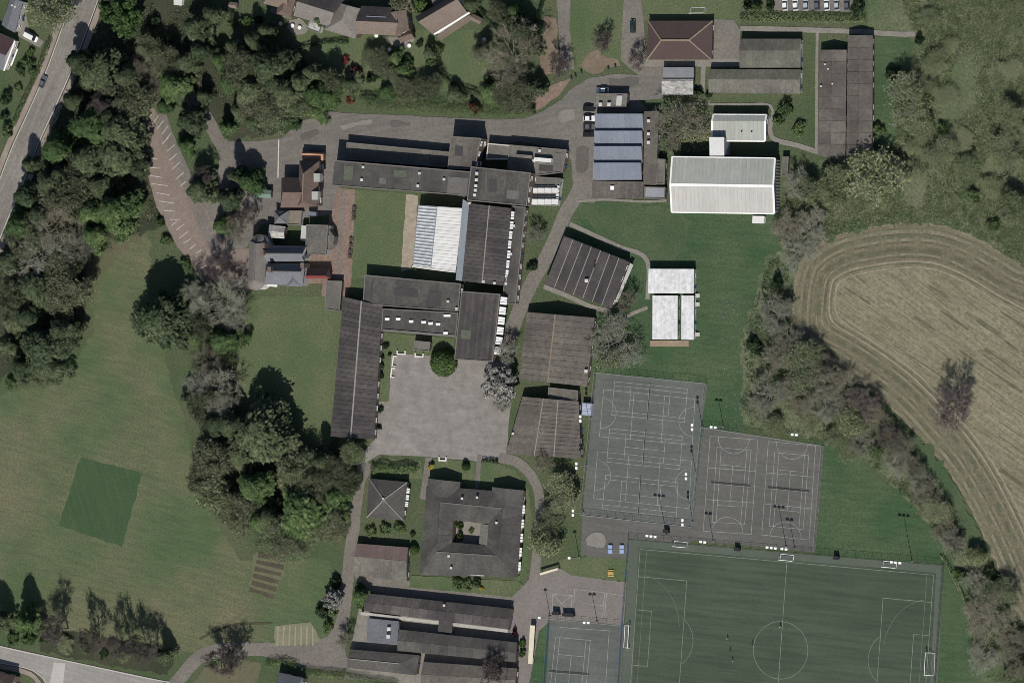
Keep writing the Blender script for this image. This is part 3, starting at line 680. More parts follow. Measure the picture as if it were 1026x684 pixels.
def flat(label, q, h, mat, wall=WCON, rim=True, name='school_block', win=True, storeys=1, par=0.25, t=None, sides='ESNW', rimm=None, over=.25, npan=0, cat='building', wargs={}):
    P = [G(x, y, h) for x, y in q]
    new = t is None
    if new: t = building(label, cat, name, at=base_of(P))
    wq = walls(t, P, h-0.22, wall, over)
    r = MB().prism(P, h-0.22, h, 0).build('roof', [mat], t)
    if rim:
        b = MB(); I = inset_poly(P, 0.35); n = len(P)
        for i in range(n):
            j = (i+1) % n
            b.prism([P[i], P[j], I[j], I[i]], h+0.002, h+par)
        b.build('parapet', rimm or EDGE, t)
    if npan: panels(r, P[0], P[1], P[2], P[3], npan, mat, 0.06)
    if win: windows(t, wq, h, storeys, sides=sides, **wargs)
    return t

def panels(roof, a, b, c, d, n, mat, th=0.09, gap=0.11, name='roof_panel'):
    """n sheets side by side from edge a-d to edge b-c (a-b and d-c are the long edges)"""
    for i in range(n):
        u0, u1 = i/n, (i+1)/n
        p = [a.lerp(b, u0), a.lerp(b, u1), d.lerp(c, u1), d.lerp(c, u0)]
        cx = sum(p, Vector())/4
        nr = (p[1]-p[0]).cross(p[3]-p[0]).normalized()
        if nr.z < 0: nr = -nr
        lu = (p[1]-p[0]).length; lv = max((p[3]-p[0]).length, .1); su = 1-gap/max(lu, .2); sv = 1-gap/lv
        mu, mv = (p[1]-p[0]+p[2]-p[3])/2, (p[3]-p[0]+p[2]-p[1])/2
        e = R.uniform(-.012, .012)
        pts = []
        for w_ in p:
            pts.append(cx+(w_-cx)*min(su, sv) if lu < .5 else cx+(w_-cx)*1.0-mu*(0.5-su/2)*(1 if (w_-cx).dot(mu) > 0 else -1)-mv*(0.5-sv/2)*(1 if (w_-cx).dot(mv) > 0 else -1))
        top = [x+nr*(th+e) for x in pts]; bot = [x+nr*0.004 for x in pts]
        v = bot+top; f = [(4, 5, 6, 7), (0, 1, 5, 4), (1, 2, 6, 5), (2, 3, 7, 6), (3, 0, 4, 7)]
        mk(name, v, f, mat, roof)

def cap(parent, pts, wd, ht, mat, name='ridge_cap', lift=0.04):
    b = MB()
    for p, q in zip(pts[:-1], pts[1:]):
        d = (q-p); L2 = d.length; u = d.normalized(); s = Vector((-u.y, u.x, 0)).normalized()*wd/2
        upv = Vector((0, 0, ht)); lf_ = Vector((0, 0, lift))
        k = len(b.v); b.v += [tuple(x) for x in (p-s-Vector((0, 0, .05)), p+s-Vector((0, 0, .05)), q+s-Vector((0, 0, .05)), q-s-Vector((0, 0, .05)), p-s*.6+lf_+upv, p+s*.6+lf_+upv, q+s*.6+lf_+upv, q-s*.6+lf_+upv)]
        for fq in ((0, 3, 2, 1), (4, 5, 6, 7), (0, 1, 5, 4), (1, 2, 6, 5), (2, 3, 7, 6), (3, 0, 4, 7)): b.f.append(tuple(k+i for i in fq)); b.m.append(0)
    return b.build(name, mat, parent)

def gable(label, q, eave, ridge, ax, mat, wall=WCON, rt=.5, hip=(0, 0), npan=0, mats2=None, capm=None, capw=.5, name='school_block', win=True, storeys=1, t=None, sides='ESNW', over=.3, hipcaps=False, cat='building', wargs={}, verge=None, fascia=0.25):
    a, b, c, d = [G(x, y, eave) for x, y in q]
    P = [a, b, c, d]
    if t is None: t = building(label, cat, name, at=base_of(P))
    if ax == 'x': a, b, c, d = d, a, b, c
    r0, r1 = a.lerp(b, rt), d.lerp(c, rt)
    R0, R1 = r0.lerp(r1, hip[0]), r0.lerp(r1, 1-hip[1])
    R0 = Vector((R0.x, R0.y, ridge)); R1 = Vector((R1.x, R1.y, ridge))
    lo = [Vector((p.x, p.y, eave-fascia)) for p in (a, b, c, d)]
    v = lo+[a, b, c, d, R0, R1]
    m2 = mats2 or (mat, mat)
    mats = [m2[0], m2[1], wall, verge or EDGE]
    f = [(4, 8, 9, 7), (5, 6, 9, 8), (4, 5, 8), (7, 9, 6), (0, 1, 5, 4), (1, 2, 6, 5), (2, 3, 7, 6), (3, 0, 4, 7), (0, 3, 2, 1)]
    mi = [0, 1, 1 if hip[0] else 2, 1 if hip[1] else 2, 3, 3, 3, 3, 2]
    if (R0-R1).length < 0.05:
        v = lo+[a, b, c, d, R0]; f = [(4, 8, 7), (5, 6, 8), (4, 5, 8), (7, 8, 6)]+f[4:]
    wq = walls(t, P, eave-fascia, wall, over)
    r = mk('roof', v, f, mats, t, mi)
    if npan and not hip[0] and not hip[1]:
        panels(r, a, d, R1, R0, npan, m2[0]); panels(r, b, c, R1, R0, npan, m2[1])
    if capm:
        up = Vector((0, 0, .04))
        if (R0-R1).length > 0.05: cap(r, [R0+up, R1+up], capw, .08, capm)
        if hipcaps:
            for p, k in ((a, R0), (b, R0), (c, R1), (d, R1)): cap(r, [p+up, k+up], capw*.8, .06, capm, 'hip_cap', .05)
    if verge:
        for e0, e1, k in ((a, b, R0), (d, c, R1)):
            cap(r, [e0+Vector((0, 0, .08)), k+Vector((0, 0, .08))], .7, .06, verge, 'verge_trim', .05); cap(r, [e1+Vector((0, 0, .08)), k+Vector((0, 0, .08))], .7, .06, verge, 'verge_trim', .05)
        cap(r, [a+Vector((0, 0, .05)), d+Vector((0, 0, .05))], .5, .06, verge, 'eaves_trim', .03); cap(r, [b+Vector((0, 0, .05)), c+Vector((0, 0, .05))], .5, .06, verge, 'eaves_trim', .03)
    if win: windows(t, wq, eave, storeys, sides=sides, **wargs)
    t['_r'] = 0; del t['_r']
    return t

def skylights(t, pts, h, sx=1.0, sy=1.0, rz=0.0):
    for x, y in pts:
        s = inst('skylight', SKY_CURB, t, G(x, y, h+.3)-Vector((0, 0, .3)), rz, (sx, sy, 1))
        dm = bpy.data.objects.new('dome', SKY_DOME); COL.objects.link(dm); dm.parent = s
def vents(t, pts, h, s=1.0, dark=False):
    for x, y in pts: inst('vent', VENT_D if dark else VENT_B, t, G(x, y, h+.4)-Vector((0, 0, .4)), 0, (s*.85, s*.85, s*.7))
def fbox(t, name, q, z0, z1, mat): return MB().prism([G(x, y, z1) for x, y in q], z0, z1).build(name, mat, t)

def sloped(t, e0, e1, n, fill, zt, drop, out, name='sloping_window', mat=None):  # wall windows given an outward slope so that they catch the sun
    d = e1-e0; u = d.normalized(); nr = Vector((-u.y, u.x, 0)); nr = nr if nr.x > 0 else -nr
    for j in range(n):
        a, b = e0+d*((j+.5-fill/2)/n), e0+d*((j+.5+fill/2)/n)
        q = []
        for p_ in (a, b):
            q += [Vector((p_.x+nr.x*.05, p_.y+nr.y*.05, zt)), Vector((p_.x+nr.x*out, p_.y+nr.y*out, zt-drop)), Vector((p_.x+nr.x*.05, p_.y+nr.y*.05, zt-drop-.3)), Vector((p_.x+nr.x*out, p_.y+nr.y*out, zt-drop-.3))]
        w_ = mk(name, q, [(0, 1, 5, 4), (1, 3, 7, 5), (0, 2, 3, 1), (4, 5, 7, 6), (2, 6, 7, 3)], mat or BLIND, t)
        for k in range(1, 3):
            c0, c1 = q[0].lerp(q[4], k/3), q[1].lerp(q[5], k/3); up = Vector((nr.x*.05, nr.y*.05, .05))
            mk('glazing_bar', [c0-u*.06+up, c0+u*.06+up, c1+u*.06+up, c1-u*.06+up, c0-u*.06, c0+u*.06, c1+u*.06, c1-u*.06], [(0, 1, 2, 3), (4, 5, 1, 0), (5, 6, 2, 1), (6, 7, 3, 2), (7, 4, 0, 3)], EDGE, w_)
def sloped_px(t, a, b, zt, *k): sloped(t, G(*a, zt), G(*b, zt), *k)

# --- main school complex
t = flat('long dark flat-roofed three-storey school wing with paired white roof vents, beside the forecourt', [(335, 160.5), (472, 172), (470.5, 196.5), (332, 186)], 8.0, RDK, WBRK, storeys=3, npan=14)
vents(t, [(363.9, 167.3), (362.5, 180), (420.4, 173.5), (418.8, 186), (445, 179.5)], 8.05, 1.1)
flat('low flat annexe in the shadow along the north side of the long school wing', [(347.5, 142.5), (452, 152.3), (450, 168), (347, 160)], 3.0, RGRY, WCON, npan=10)
t = flat('square dark flat-roofed school tower block with windows down its east wall', [(452, 136.5), (482.5, 138.5), (476, 170), (448.5, 169)], 6.5, RBR, WBRK, storeys=2, npan=6, wargs=dict(pane=WIN_PANEW))
t = flat('tall square dark school hall block with a row of five white roof vents', [(472, 166.8), (532, 173), (528, 206.5), (468, 201)], 8.5, RDK, WBRK, storeys=2, npan=5)
vents(t, [(478, 173.6), (477.5, 180), (477, 186), (476.5, 190.5), (475.8, 195.2)], 8.55, 1.25)
vents(t, [(470.5, 203.5)], 6.4, 1.0)
t = gable('long dark ribbed school hall roof with white clerestory windows along its east side', [(470.5, 203.5), (512, 208.5), (505, 286), (463, 281.5)], 6.3, 7.2, 'y', RDK2, WBRK, npan=22, capm=RIDGEP, capw=.45, sides='E', wargs=dict(pane=WIN_PANEW, step=4.2, ww=3.0, hh=1.5), storeys=1)
fbox(t, 'gutter_roof', [(463.8, 199.5), (470.2, 203.6), (462.8, 281.5), (456.6, 280.5)], 5.0, 5.25, RBG)
sloped(t, G(512.2, 211, 5.8), G(505.4, 279, 5.8), 7, .8, 5.7, 1.0, .75)
flat('', [(512.6, 206), (527, 207.5), (517, 305), (503, 304)], 3.6, RDK, WBRK, t=t, npan=10, sides='E')
vents(t, [(515, 226), (512, 254.2)], 3.65, 1.1)
vents(t, [(484.5, 282), (495.5, 283.5), (507, 284)], 6.6, 1.1)
t = flat('dark flat-roofed school block with six tall white windows on its east wall', [(462.5, 291.5), (501.5, 294.5), (494, 362.5), (455.2, 360)], 6.8, RDK2, WBRK, npan=14, win=False)
sloped(t, G(501.7, 296, 6.5), G(494.6, 356, 6.5), 6, .74, 6.4, 1.6, 1.75)
t = flat('wide dark flat school roof linking the west wing to the halls', [(365.5, 275.2), (462, 284), (459.5, 312), (363.5, 305)], 4.0, RDK, WBRK, npan=9)
vents(t, [(449, 301.7), (457.5, 309)], 4.05, 1.1)
t = flat('lower flat school roof with a row of white skylights above the playground', [(383.5, 309), (459.5, 313), (457, 338), (382, 331.5)], 3.3, RDK, WBRK, npan=8)
skylights(t, [(388, 319.4), (399, 319.4), (412, 321.8), (424.5, 322.6), (431.5, 323.8), (439, 324.6), (446.5, 333.4)], 3.35, 1.7, 1.0)
skylights(t, [(448, 316)], 3.35, 2.6, .9)
fbox(t, 'duct', [(384, 329.5), (456, 335.5), (456, 337), (384, 331)], 3.3, 3.7, EDGE)
t = gable('long dark ribbed-roof school wing running south between the lawn and the playground', [(344, 297), (383.2, 306), (374.5, 440), (331, 437)], 3.6, 4.9, 'y', RDK2, WBRK, npan=30, capm=RIDGEP, capw=.6, wargs=dict(pane=WIN_PANEW, step=4.0))
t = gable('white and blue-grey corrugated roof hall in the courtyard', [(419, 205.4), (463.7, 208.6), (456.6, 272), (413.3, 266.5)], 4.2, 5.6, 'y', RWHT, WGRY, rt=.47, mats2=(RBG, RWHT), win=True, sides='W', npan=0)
a, b, c, d = [G(x, y, 4.2) for x, y in [(419, 205.4), (463.7, 208.6), (456.6, 272), (413.3, 266.5)]]
r0 = a.lerp(b, .47); r1 = d.lerp(c, .47); r0.z = r1.z = 5.6
rf_ = [o for o in t.children if o.name.startswith('roof')][0]
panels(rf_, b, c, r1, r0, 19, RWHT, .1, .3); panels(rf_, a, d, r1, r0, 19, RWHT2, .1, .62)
cap(rf_, [d+Vector((0, 0, .1)), r1+Vector((0, 0, .1)), c+Vector((0, 0, .1))], .8, .08, WPAL, 'verge_trim')
# north-east flat block, plant boxes, north-light roof
t = flat('flat grey school block with raised plant boxes north of the service path', [(510.5, 145), (568, 150), (564, 173), (531, 177), (508, 172)], 3.5, RGRY, WBRK)
fbox(t, 'plant_box', [(517, 154.5), (533, 155.8), (533, 159), (516.5, 157.6)], 3.5, 5.0, RGRY)
fbox(t, 'plant_box', [(535, 157.6), (552.5, 159), (552, 163), (534.5, 161.4)], 3.5, 5.0, RWHT)
vents(t, [(535, 161), (541, 151)], 3.55, 1.2)
flat('low pale-edged flat roof tucked between the tower block and the flat grey block', [(489, 143.5), (511.5, 145.5), (510, 160), (487, 160)], 3.2, RGRY, WPAL, rimm=WPAL)
t = flat('low grey flat roof with white glazed north-light strips beside the service path', [(532, 176.5), (562.5, 178.5), (558.5, 207), (529, 205)], 3.0, RGRY, WPAL)
for y0, y1, m_ in ((185.5, 188, GLASS), (188.2, 193.2, RWHT), (195.5, 199, GLASS), (199.3, 205, RWHT)):
    for k in range(7):
        x0, x1 = 532+k*3.45, 535.2+k*3.45
        if m_ is RWHT and k % 2: continue
        if m_ is RWHT: x1 += 3.45
        fbox(t, 'glass_pane' if m_ is GLASS else 'roof_sheet', [(x0, y0), (x1, y0+.2), (x1-.3, y1+.2), (x0-.3, y1)], 3.0, 3.45 if m_ is GLASS else 3.9, m_)
for k in range(5): fbox(t, 'roof_sheet', [(558.2-k*.3, 186+k*4), (560.6-k*.3, 186.2+k*4), (560.2-k*.3, 188.6+k*4), (558-k*.3, 188.4+k*4)], 3.0, 3.6, RWHT)

flat('small grey porch roof above the top of the playground', [(415.5, 341), (431.5, 342.5), (430, 352), (414, 351)], 2.6, RGRY, WBRK, name='porch', win=False)
# --- the old house and its neighbours
t = gable('red-brown tiled house with pale dormers beside the forecourt', [(300, 161), (320, 161), (318, 207), (298, 207)], 5.4, 10.2, 'y', RRED, WBRK, hip=(.28, .1), storeys=2, name='house', cat='house', capm=RIDGEB)
gable('', [(282, 178), (309, 178), (310, 208), (281, 208)], 5.2, 9.8, 'x', RRED, WBRK, hip=(.25, 0), storeys=2, t=t)
for x, y in ((317.5, 178), (315.5, 196)):
    fbox(t, 'dormer', [(x-3, y-4), (x+3, y-4), (x+3, y+4), (x-3, y+4)], 5.0, 7.4, WPAL); fbox(t, 'dormer_roof', [(x-3.2, y-4.2), (x+2.8, y-4.2), (x+2.8, y+4.2), (x-3.2, y+4.2)], 7.4, 7.6, RPAL)
gable('small orange-tiled outbuilding just north of the red-brown house', [(303, 152), (325, 153), (324, 161), (303, 160)], 2.8, 3.6, 'x', RORG, WBRK, rt=.8, name='outbuilding', cat='outbuilding', win=False)
t = flat('plain grey flat-roofed extension of the old slate-roofed house', [(307, 224.8), (329, 225.5), (327, 255.5), (306, 255)], 5.5, RGRY, WPAL, storeys=2, name='house_extension', cat='house')
fbox(t, 'bay', [(329.2, 229), (335, 237), (333.5, 245), (327.8, 251)], -.3, 4.0, RGRY)
t = gable('old grey slate-roofed house with two round-ended bays', [(264, 246), (307, 246.5), (305, 262), (263, 262)], 6.0, 8.6, 'x', RSLT, WPAL, hip=(0.1, 0), storeys=2, name='house', cat='house', capm=EDGE, mats2=(RSLT, RSLT))
gable('', [(266, 263.5), (305, 264), (303.5, 286), (265, 285)], 6.0, 8.8, 'x', RSLT, WPAL, rt=.62, hip=(.12, 0), storeys=2, t=t, capm=EDGE)
gable('', [(250, 241), (269, 243), (267, 284), (248.5, 282)], 6.1, 9.2, 'y', RSTO, WPAL, hip=(.05, .05), storeys=2, t=t, capm=EDGE)
gable('', [(288, 272), (303.5, 272), (303, 287), (287, 287)], 5.8, 7.8, 'y', RSLT, WPAL, hip=(.3, .3), storeys=1, t=t)
for x, y, r_ in ((259.5, 243, 2.9), (257, 281, 3.3)):
    c = G(x, y, 6.0); b = MB(); n = 14; k = len(b.v)
    ring = [Vector((c.x+r_*math.cos(2*math.pi*i/n), c.y+r_*math.sin(2*math.pi*i/n), 6.05)) for i in range(n)]
    MB().prism([p+(c-p)*.06 for p in ring], -.3, 6.0).build('turret_wall', WPAL, t)
    mk('turret_roof', ring+[Vector((c.x, c.y, 8.4))], [(i, (i+1) % n, n) for i in range(n)]+[tuple(range(n-1, -1, -1))], RSTO, t)
for x, y in ((263.5, 246), (262.5, 253), (303, 266), (270, 270)):
    c = G(x, y, 10.2); MB().box((c.x, c.y, 7.9), (1.1, 1.6, 4.6)).box((c.x, c.y, 10.3), (1.3, 1.8, .25)).build('chimney', WBRK, t)
fbox(t, 'porch_roof', [(264, 283), (278, 284), (277.5, 287.5), (263.5, 286.5)], 2.6, 2.8, RWHT)
t = gable('small dark shed with a red eaves line beside the brick path', [(308, 268.5), (330, 268.5), (331.5, 279), (306, 279)], 2.8, 5.2, 'x', RRED, WBRK, rt=.25, hip=(.12, .12), name='shed', cat='shed', win=False, mats2=(M('red_sheet', [(0.15, 0.028, 0.03), (0.18, 0.04, 0.04)], (.3, 1)), M('maroon_tile', [(0.05, 0.03, 0.034), (0.06, 0.038, 0.04)], (.3, 1))))
gable('green-roofed garden shed among trees west of the red-brown house', [(255, 190), (272, 190.5), (271.5, 198.5), (254.5, 198)], 2.4, 3.0, 'x', M('green_felt', [(0.1, 0.15, 0.125), (0.13, 0.18, 0.15), (0.08, 0.12, 0.1)], (.3, 1)), WBRK, name='shed', cat='shed', win=False)
flat('beige flat-roofed outhouse south of the red-brown house', [(289.5, 211), (303, 211), (301.5, 226), (288, 225.5)], 3.0, M('roof_beige', [(0.15, 0.13, 0.1), (0.18, 0.155, 0.12), (0.12, 0.1, 0.08)], (.2, 1)), WPAL, name='outhouse', cat='outbuilding', win=False)
gable('small dark hipped outhouse roof next to the beige flat-roofed outhouse', [(275, 211), (289, 211.5), (288, 224), (275, 224)], 3.2, 5.0, 'x', RSLT, WBRK, hip=(.5, .5), name='outhouse', cat='outbuilding', win=False, capm=EDGE, hipcaps=True)
gable('pale mottled outhouse roof at the corner of the old house', [(270, 225), (286, 227), (285, 239), (269, 238)], 3.2, 4.2, 'x', RMOT, WBRK, name='outhouse', cat='outbuilding', win=False)
flat('white flat-topped lean-to beside the plain grey extension', [(302, 226), (307.5, 226), (306.5, 242), (301, 241)], 3.2, RCRM, WPAL, name='lean_to', cat='outbuilding', win=False, rim=False)
flat('blue-grey glazed lean-to north of the plain grey extension', [(308.5, 212), (317, 212.5), (316.5, 217), (308, 216.5)], 2.4, RBLU, WPAL, name='lean_to', cat='outbuilding', win=False, rim=False)
flat('grey flat-roofed garage between the lawn and the brick path', [(327, 281), (343, 281.5), (340.5, 312), (325.5, 310)], 2.4, RGRY, WBRK, name='garage', cat='garage', win=False)

# --- workshops and halls in the north-east
q0 = [(595.5, 114), (643.5, 114.5), (641, 181), (593, 180)]
t = building('blue-grey saw-tooth workshop roof with four dark glazed steps', 'building', 'workshop', at=base_of([G(*p) for p in q0]))
wq = walls(t, [G(x, y, 3.9) for x, y in q0], 3.9, WCON)
rows = ((114, 127.6), (131.0, 143.2), (146.4, 159.6), (163.0, 180.2))
for i, (y0, y1) in enumerate(rows):
    xl, xr = 595.5-(y0-114)*.03, 643.5-(y0-114)*.035
    hi, lo_ = 5.4, 4.0
    a, b = G(xl, y0, hi), G(xr, y0, hi); yb = rows[i+1][0]+0.1 if i < 3 else y1
    c, d = G(xr-.4, yb, lo_), G(xl-.4, yb, lo_)
    c = Vector((b.x, G(xr, yb, lo_).y, lo_)); d = Vector((a.x, c.y, lo_))
    v = [a, b, c, d, Vector((a.x, a.y, 3.9)), Vector((b.x, b.y, 3.9)), Vector((c.x, c.y, 3.9)), Vector((d.x, d.y, 3.9))]
    r = mk('roof', v, [(0, 1, 2, 3), (4, 5, 1, 0), (5, 6, 2, 1), (6, 7, 3, 2), (7, 4, 0, 3), (7, 6, 5, 4)], [RBLU, GLASS, WCON], t, [0, 1, 2, 2, 2, 2])
    panels(r, a, b, c, d, 8, RBLU, .05, .05)
t = flat('brown ribbed flat roof at the south end of the saw-tooth workshop', [(593.5, 181), (645, 182), (644.5, 199), (593, 198.5)], 3.4, RBR, WBRK, npan=14, rim=False)
skylights(t, [(613.5, 188)], 3.45, 1.5, 1.5)
t = flat('brown flat-roofed strip with three white vents along the east side of the workshop', [(645.5, 111.5), (660.5, 111.5), (657, 185.5), (644.5, 185)], 3.3, RBR, WBRK, rim=False, npan=0)
vents(t, [(650, 121), (650, 134), (650, 142.5)], 3.35, 1.3)
flat('grey flat roof between the workshop strip and the white sports hall', [(658.5, 159), (667, 159.5), (666, 185), (657.3, 185)], 2.9, RGRY, WBRK)
flat('pale blue-grey flat roof at the south-east corner of the workshop', [(645.8, 187), (667, 187.5), (666, 199.5), (645.3, 199)], 2.8, M('roof_pale_blue', [(0.2, 0.21, 0.225), (0.23, 0.24, 0.255), (0.17, 0.18, 0.19)], (.2, 1)), WBRK)
t = flat('small grey-brown flat-roofed plant room north of the saw-tooth workshop', [(596.5, 93.5), (629, 94), (627.5, 107), (595, 107)], 3.0, RGRY, WBRK)
vents(t, [(602, 104.5), (610.5, 104.5)], 3.05, 1.5)
fbox(t, 'roof_hatch', [(618, 96), (623.5, 96), (622.5, 106), (617, 106)], 3.0, 3.5, RCRM)
t = gable('brown hip-roofed bungalow with pale ridge lines at the top of the site', [(649.4, 21), (714, 21), (713, 60), (648, 60)], 2.7, 5.0, 'x', RTILE, WBRK, hip=(.25, .32), capm=RIDGEB, capw=.75, hipcaps=True, name='bungalow')
t = flat('small blue-grey flat-roofed hut below the hip-roofed bungalow', [(664, 67.5), (695, 67.5), (695, 78), (664, 78)], 2.7, M('roof_blue_grey_felt', [(0.15, 0.155, 0.165), (0.18, 0.185, 0.195), (0.13, 0.135, 0.145)], (.2, 1)), WBRK, rim=False, name='hut')
t = gable('hut with a stained mottled pale sheet roof', [(663.5, 79.2), (695, 79.2), (694.5, 95), (663, 95)], 2.5, 2.9, 'x', RMOT, WBRK, name='hut', rt=.85)
t = gable('grey low-pitched classroom block, the upper of the two between path and hut', [(742, 39), (802.5, 39), (802, 68), (741, 68)], 2.9, 4.1, 'x', ROLV, WPAL, rt=.6, npan=9, wargs=dict(pane=WIN_PANEW))
t = gable('grey low-pitched classroom block, the lower and longer of the two', [(711.5, 69.5), (802.3, 69.5), (801.5, 94), (710, 93)], 2.9, 4.0, 'x', ROLV, WPAL, rt=.58, npan=13, mats2=(RGRY, ROLV), wargs=dict(pane=WIN_PANEW))
t = gable('long dark grey shed roof, the left and shorter of the twin sheds', [(821.5, 50), (848.3, 50), (847, 157), (819.5, 156)], 2.9, 4.0, 'y', RBR, WBRK, npan=9)
vents(t, [(826.5, 64.5), (829.5, 69), (834, 84), (822.5, 86.5)], 3.6, .7)
t = gable('long dark grey shed roof, the right and longer of the twin sheds', [(849.5, 35.5), (874.5, 35.5), (874, 157.5), (848, 157)], 2.9, 4.0, 'y', RBR, WBRK, npan=10)
t = gable('big white sports hall with a ribbed roof and white edge trim', [(673.5, 157), (776.5, 158.5), (775.8, 214), (673, 212.5)], 6.0, 7.6, 'x', RCRM, WGRY, rt=.5, npan=26, mats2=(RCRM, RPAL), capm=WHT, capw=1.0, verge=WHT, win=False, name='sports_hall')
gp = inset_poly([G(x, y, 6.0) for x, y in [(673.5, 157), (776.5, 158.5), (775.8, 214), (673, 212.5)]], .28)
for k in range(17):
    p = gp[1].lerp(gp[2], (k+.5)/17); MB().box((p.x+.08, p.y, 2.9), (.14, .35, 5.6)).build('wall_rib', WPAL, t)
flat('white link block between the two pale sports halls', [(710.6, 137.5), (725.6, 137.5), (725.6, 156), (711, 156)], 6.6, RWHT, WGRY, rim=False, win=False, name='link_block')
t = gable('smaller pale green-grey roofed hall north of the big sports hall', [(714.8, 114.7), (768, 115), (766.5, 141.5), (713.5, 141)], 3.4, 4.4, 'x', RPAL, WGRY, rt=.75, npan=14, verge=WHT, name='sports_hall')
vents(t, [(743, 131.5), (753, 131.8)], 3.9, .8, True)
flat('low grey lean-to store on the east end of the big sports hall', [(784, 157), (790.5, 157), (789, 177), (782.5, 177)], 2.2, RGRY, WBRK, name='store', win=False)
flat('small white shed below the south-east corner of the sports hall', [(754, 216.3), (766, 216.5), (765.6, 224), (753.6, 223.8)], 2.4, RWHT, WHT, name='shed', cat='shed', rim=False, win=False)
# white modular classrooms
t = flat('white-roofed modular classroom, the wide northern block of three', [(649.8, 269.3), (695.3, 269.5), (695, 294), (649.3, 293.8)], 3.2, RWHT2, WPAL, rim=False, name='modular_classroom')
t = flat('white-roofed modular classroom, the broad one south of the wide block', [(653.8, 296), (679, 296), (678.8, 340), (653.6, 340)], 3.2, RWHT2, WPAL, rim=False, name='modular_classroom')
t = flat('white-roofed modular classroom, the narrow one beside the broad one', [(682.8, 296), (695.3, 296), (695, 340.2), (682.5, 340.2)], 3.2, RWHT2, WPAL, rim=False, name='modular_classroom')
for x, y, w_ in ((699.5, 296.2, 'nearest the wide block'), (699.5, 304.7, 'second from the top'), (699.5, 335, 'at the south end')):
    c = G(x, y); b = MB()
    for k in range(3): b.box((c.x-.4+k*.4, c.y, .5-k*.16), (.4, 1.3, .9-k*.3))
    tag(b.build('steps', WPAL), f'pale entrance steps beside the white modular classrooms, {w_}', 'steps')
struct(MB().prism([G(x, y, .4) for x, y in [(651.5, 341), (690, 341), (690, 347), (651, 347)]], 0, .4).build('timber_deck', M('decking', [(0.21, 0.16, 0.11), (0.25, 0.19, 0.135), (0.16, 0.12, 0.085)], (.2, 1))))
# tilted hall with seams
q = [(565, 236.4), (629.5, 262), (612.5, 309), (546, 284.5)]
t = flat('dark flat-roofed hall set at an angle, with pale seams across its roof', q, 3.8, RDK2, WBRK, rim=False)
P_ = [G(x, y, 3.8) for x, y in q]; rf_ = [o for o in t.children if o.name.startswith('roof')][0]
panels(rf_, P_[0], P_[1], P_[2], P_[3], 7, RDK2, .08, .34)
for i in range(1, 7):
    p0, p1 = P_[0].lerp(P_[1], i/7), P_[3].lerp(P_[2], i/7)
    cap(rf_, [p0+Vector((0, 0, .06)), p1+Vector((0, 0, .06))], .3, .08, RIDGEP, 'seam', .03)
vents(t, [(588, 281)], 3.85, 1.5); vents(t, [(588, 279), (596, 262), (596, 265.3), (595.5, 267.5)], 3.85, .8, True)
fbox(t, 'canopy', [(631.5, 263.5), (634.5, 265.5), (618.5, 303), (616, 302)], 2.6, 2.75, RCRM)
t = gable('brown-grey gabled school block with a pale ridge, east of the service path', [(528, 312.3), (595.8, 318), (588, 387), (520.5, 379.5)], 3.2, 5.2, 'y', RBR, WBRK, rt=.45, npan=12, capm=RIDGEB, capw=.6)
vents(t, [(547, 359), (558, 360.5), (565.5, 361), (546, 369)], 4.6, .45, True); vents(t, [(587.5, 371.5)], 3.5, 1.4)
t = gable('dark ribbed school block with two pale roof lines beside the playground', [(523.5, 397), (579.8, 401.8), (582, 459.5), (506.7, 454.2)], 3.4, 4.8, 'y', RBR, WBRK, rt=.4, npan=14, capm=RIDGEP, capw=.4, wargs=dict(pane=WIN_PANEW))
rf_ = [o for o in t.children if o.name.startswith('roof')][0]
cap(rf_, [G(559, 401.5, 4.4), G(555, 457, 4.4)], .4, .1, RIDGEP, 'seam')
vents(t, [(514, 434)], 3.6, 1.0)
flat('small flat-roofed link between the gabled block and the dark ribbed block', [(549.6, 387.8), (579.2, 391), (579, 401), (549, 399)], 3.0, RBR, WBRK, win=False)
# --- southern blocks
t = gable('pyramid-roofed dark school pavilion with pale hip lines', [(369.6, 479), (408, 482.8), (404, 521), (367.5, 518)], 3.1, 5.6, 'y', RDK, WBRK, hip=(.5, .5), capm=RIDGEP, capw=.45, hipcaps=True, name='pavilion', wargs=dict(pane=WIN_PANEW))
vents(t, [(383.5, 499)], 5.4, .7)
sloped(t, G(407.3, 488, 2.8), G(405, 508, 2.8), 3, .75, 2.8, .8, .9)
O_ = [(427.5, 486), (524.3, 494), (518.3, 578), (420.3, 575.5)]; Rg = [(440.3, 503), (503.5, 509), (497.8, 556.5), (437.2, 552.5)]; In = [(454, 521), (488.5, 524.5), (486.5, 546), (453, 543)]
t = building('large square dark-roofed school block around a small courtyard', 'building', 'courtyard_block', at=base_of([G(*p) for p in O_]))
o3, r3, i3 = [G(x, y, 3.3) for x, y in O_], [G(x, y, 4.9) for x, y in Rg], [G(x, y, 3.4) for x, y in In]
wq = inset_poly(o3, .35)
b = MB()
for i in range(4):
    j = (i+1) % 4; b.poly([wq[i]-Vector((0, 0, 3.6)), wq[j]-Vector((0, 0, 3.6)), wq[j], wq[i]])
    ii, ij = i3[i], i3[j]; b.poly([Vector((ii.x, ii.y, -.3)), Vector((ij.x, ij.y, -.3)), ij-Vector((0, 0, .05)), ii-Vector((0, 0, .05))])
b.build('wall', WBRK, t)
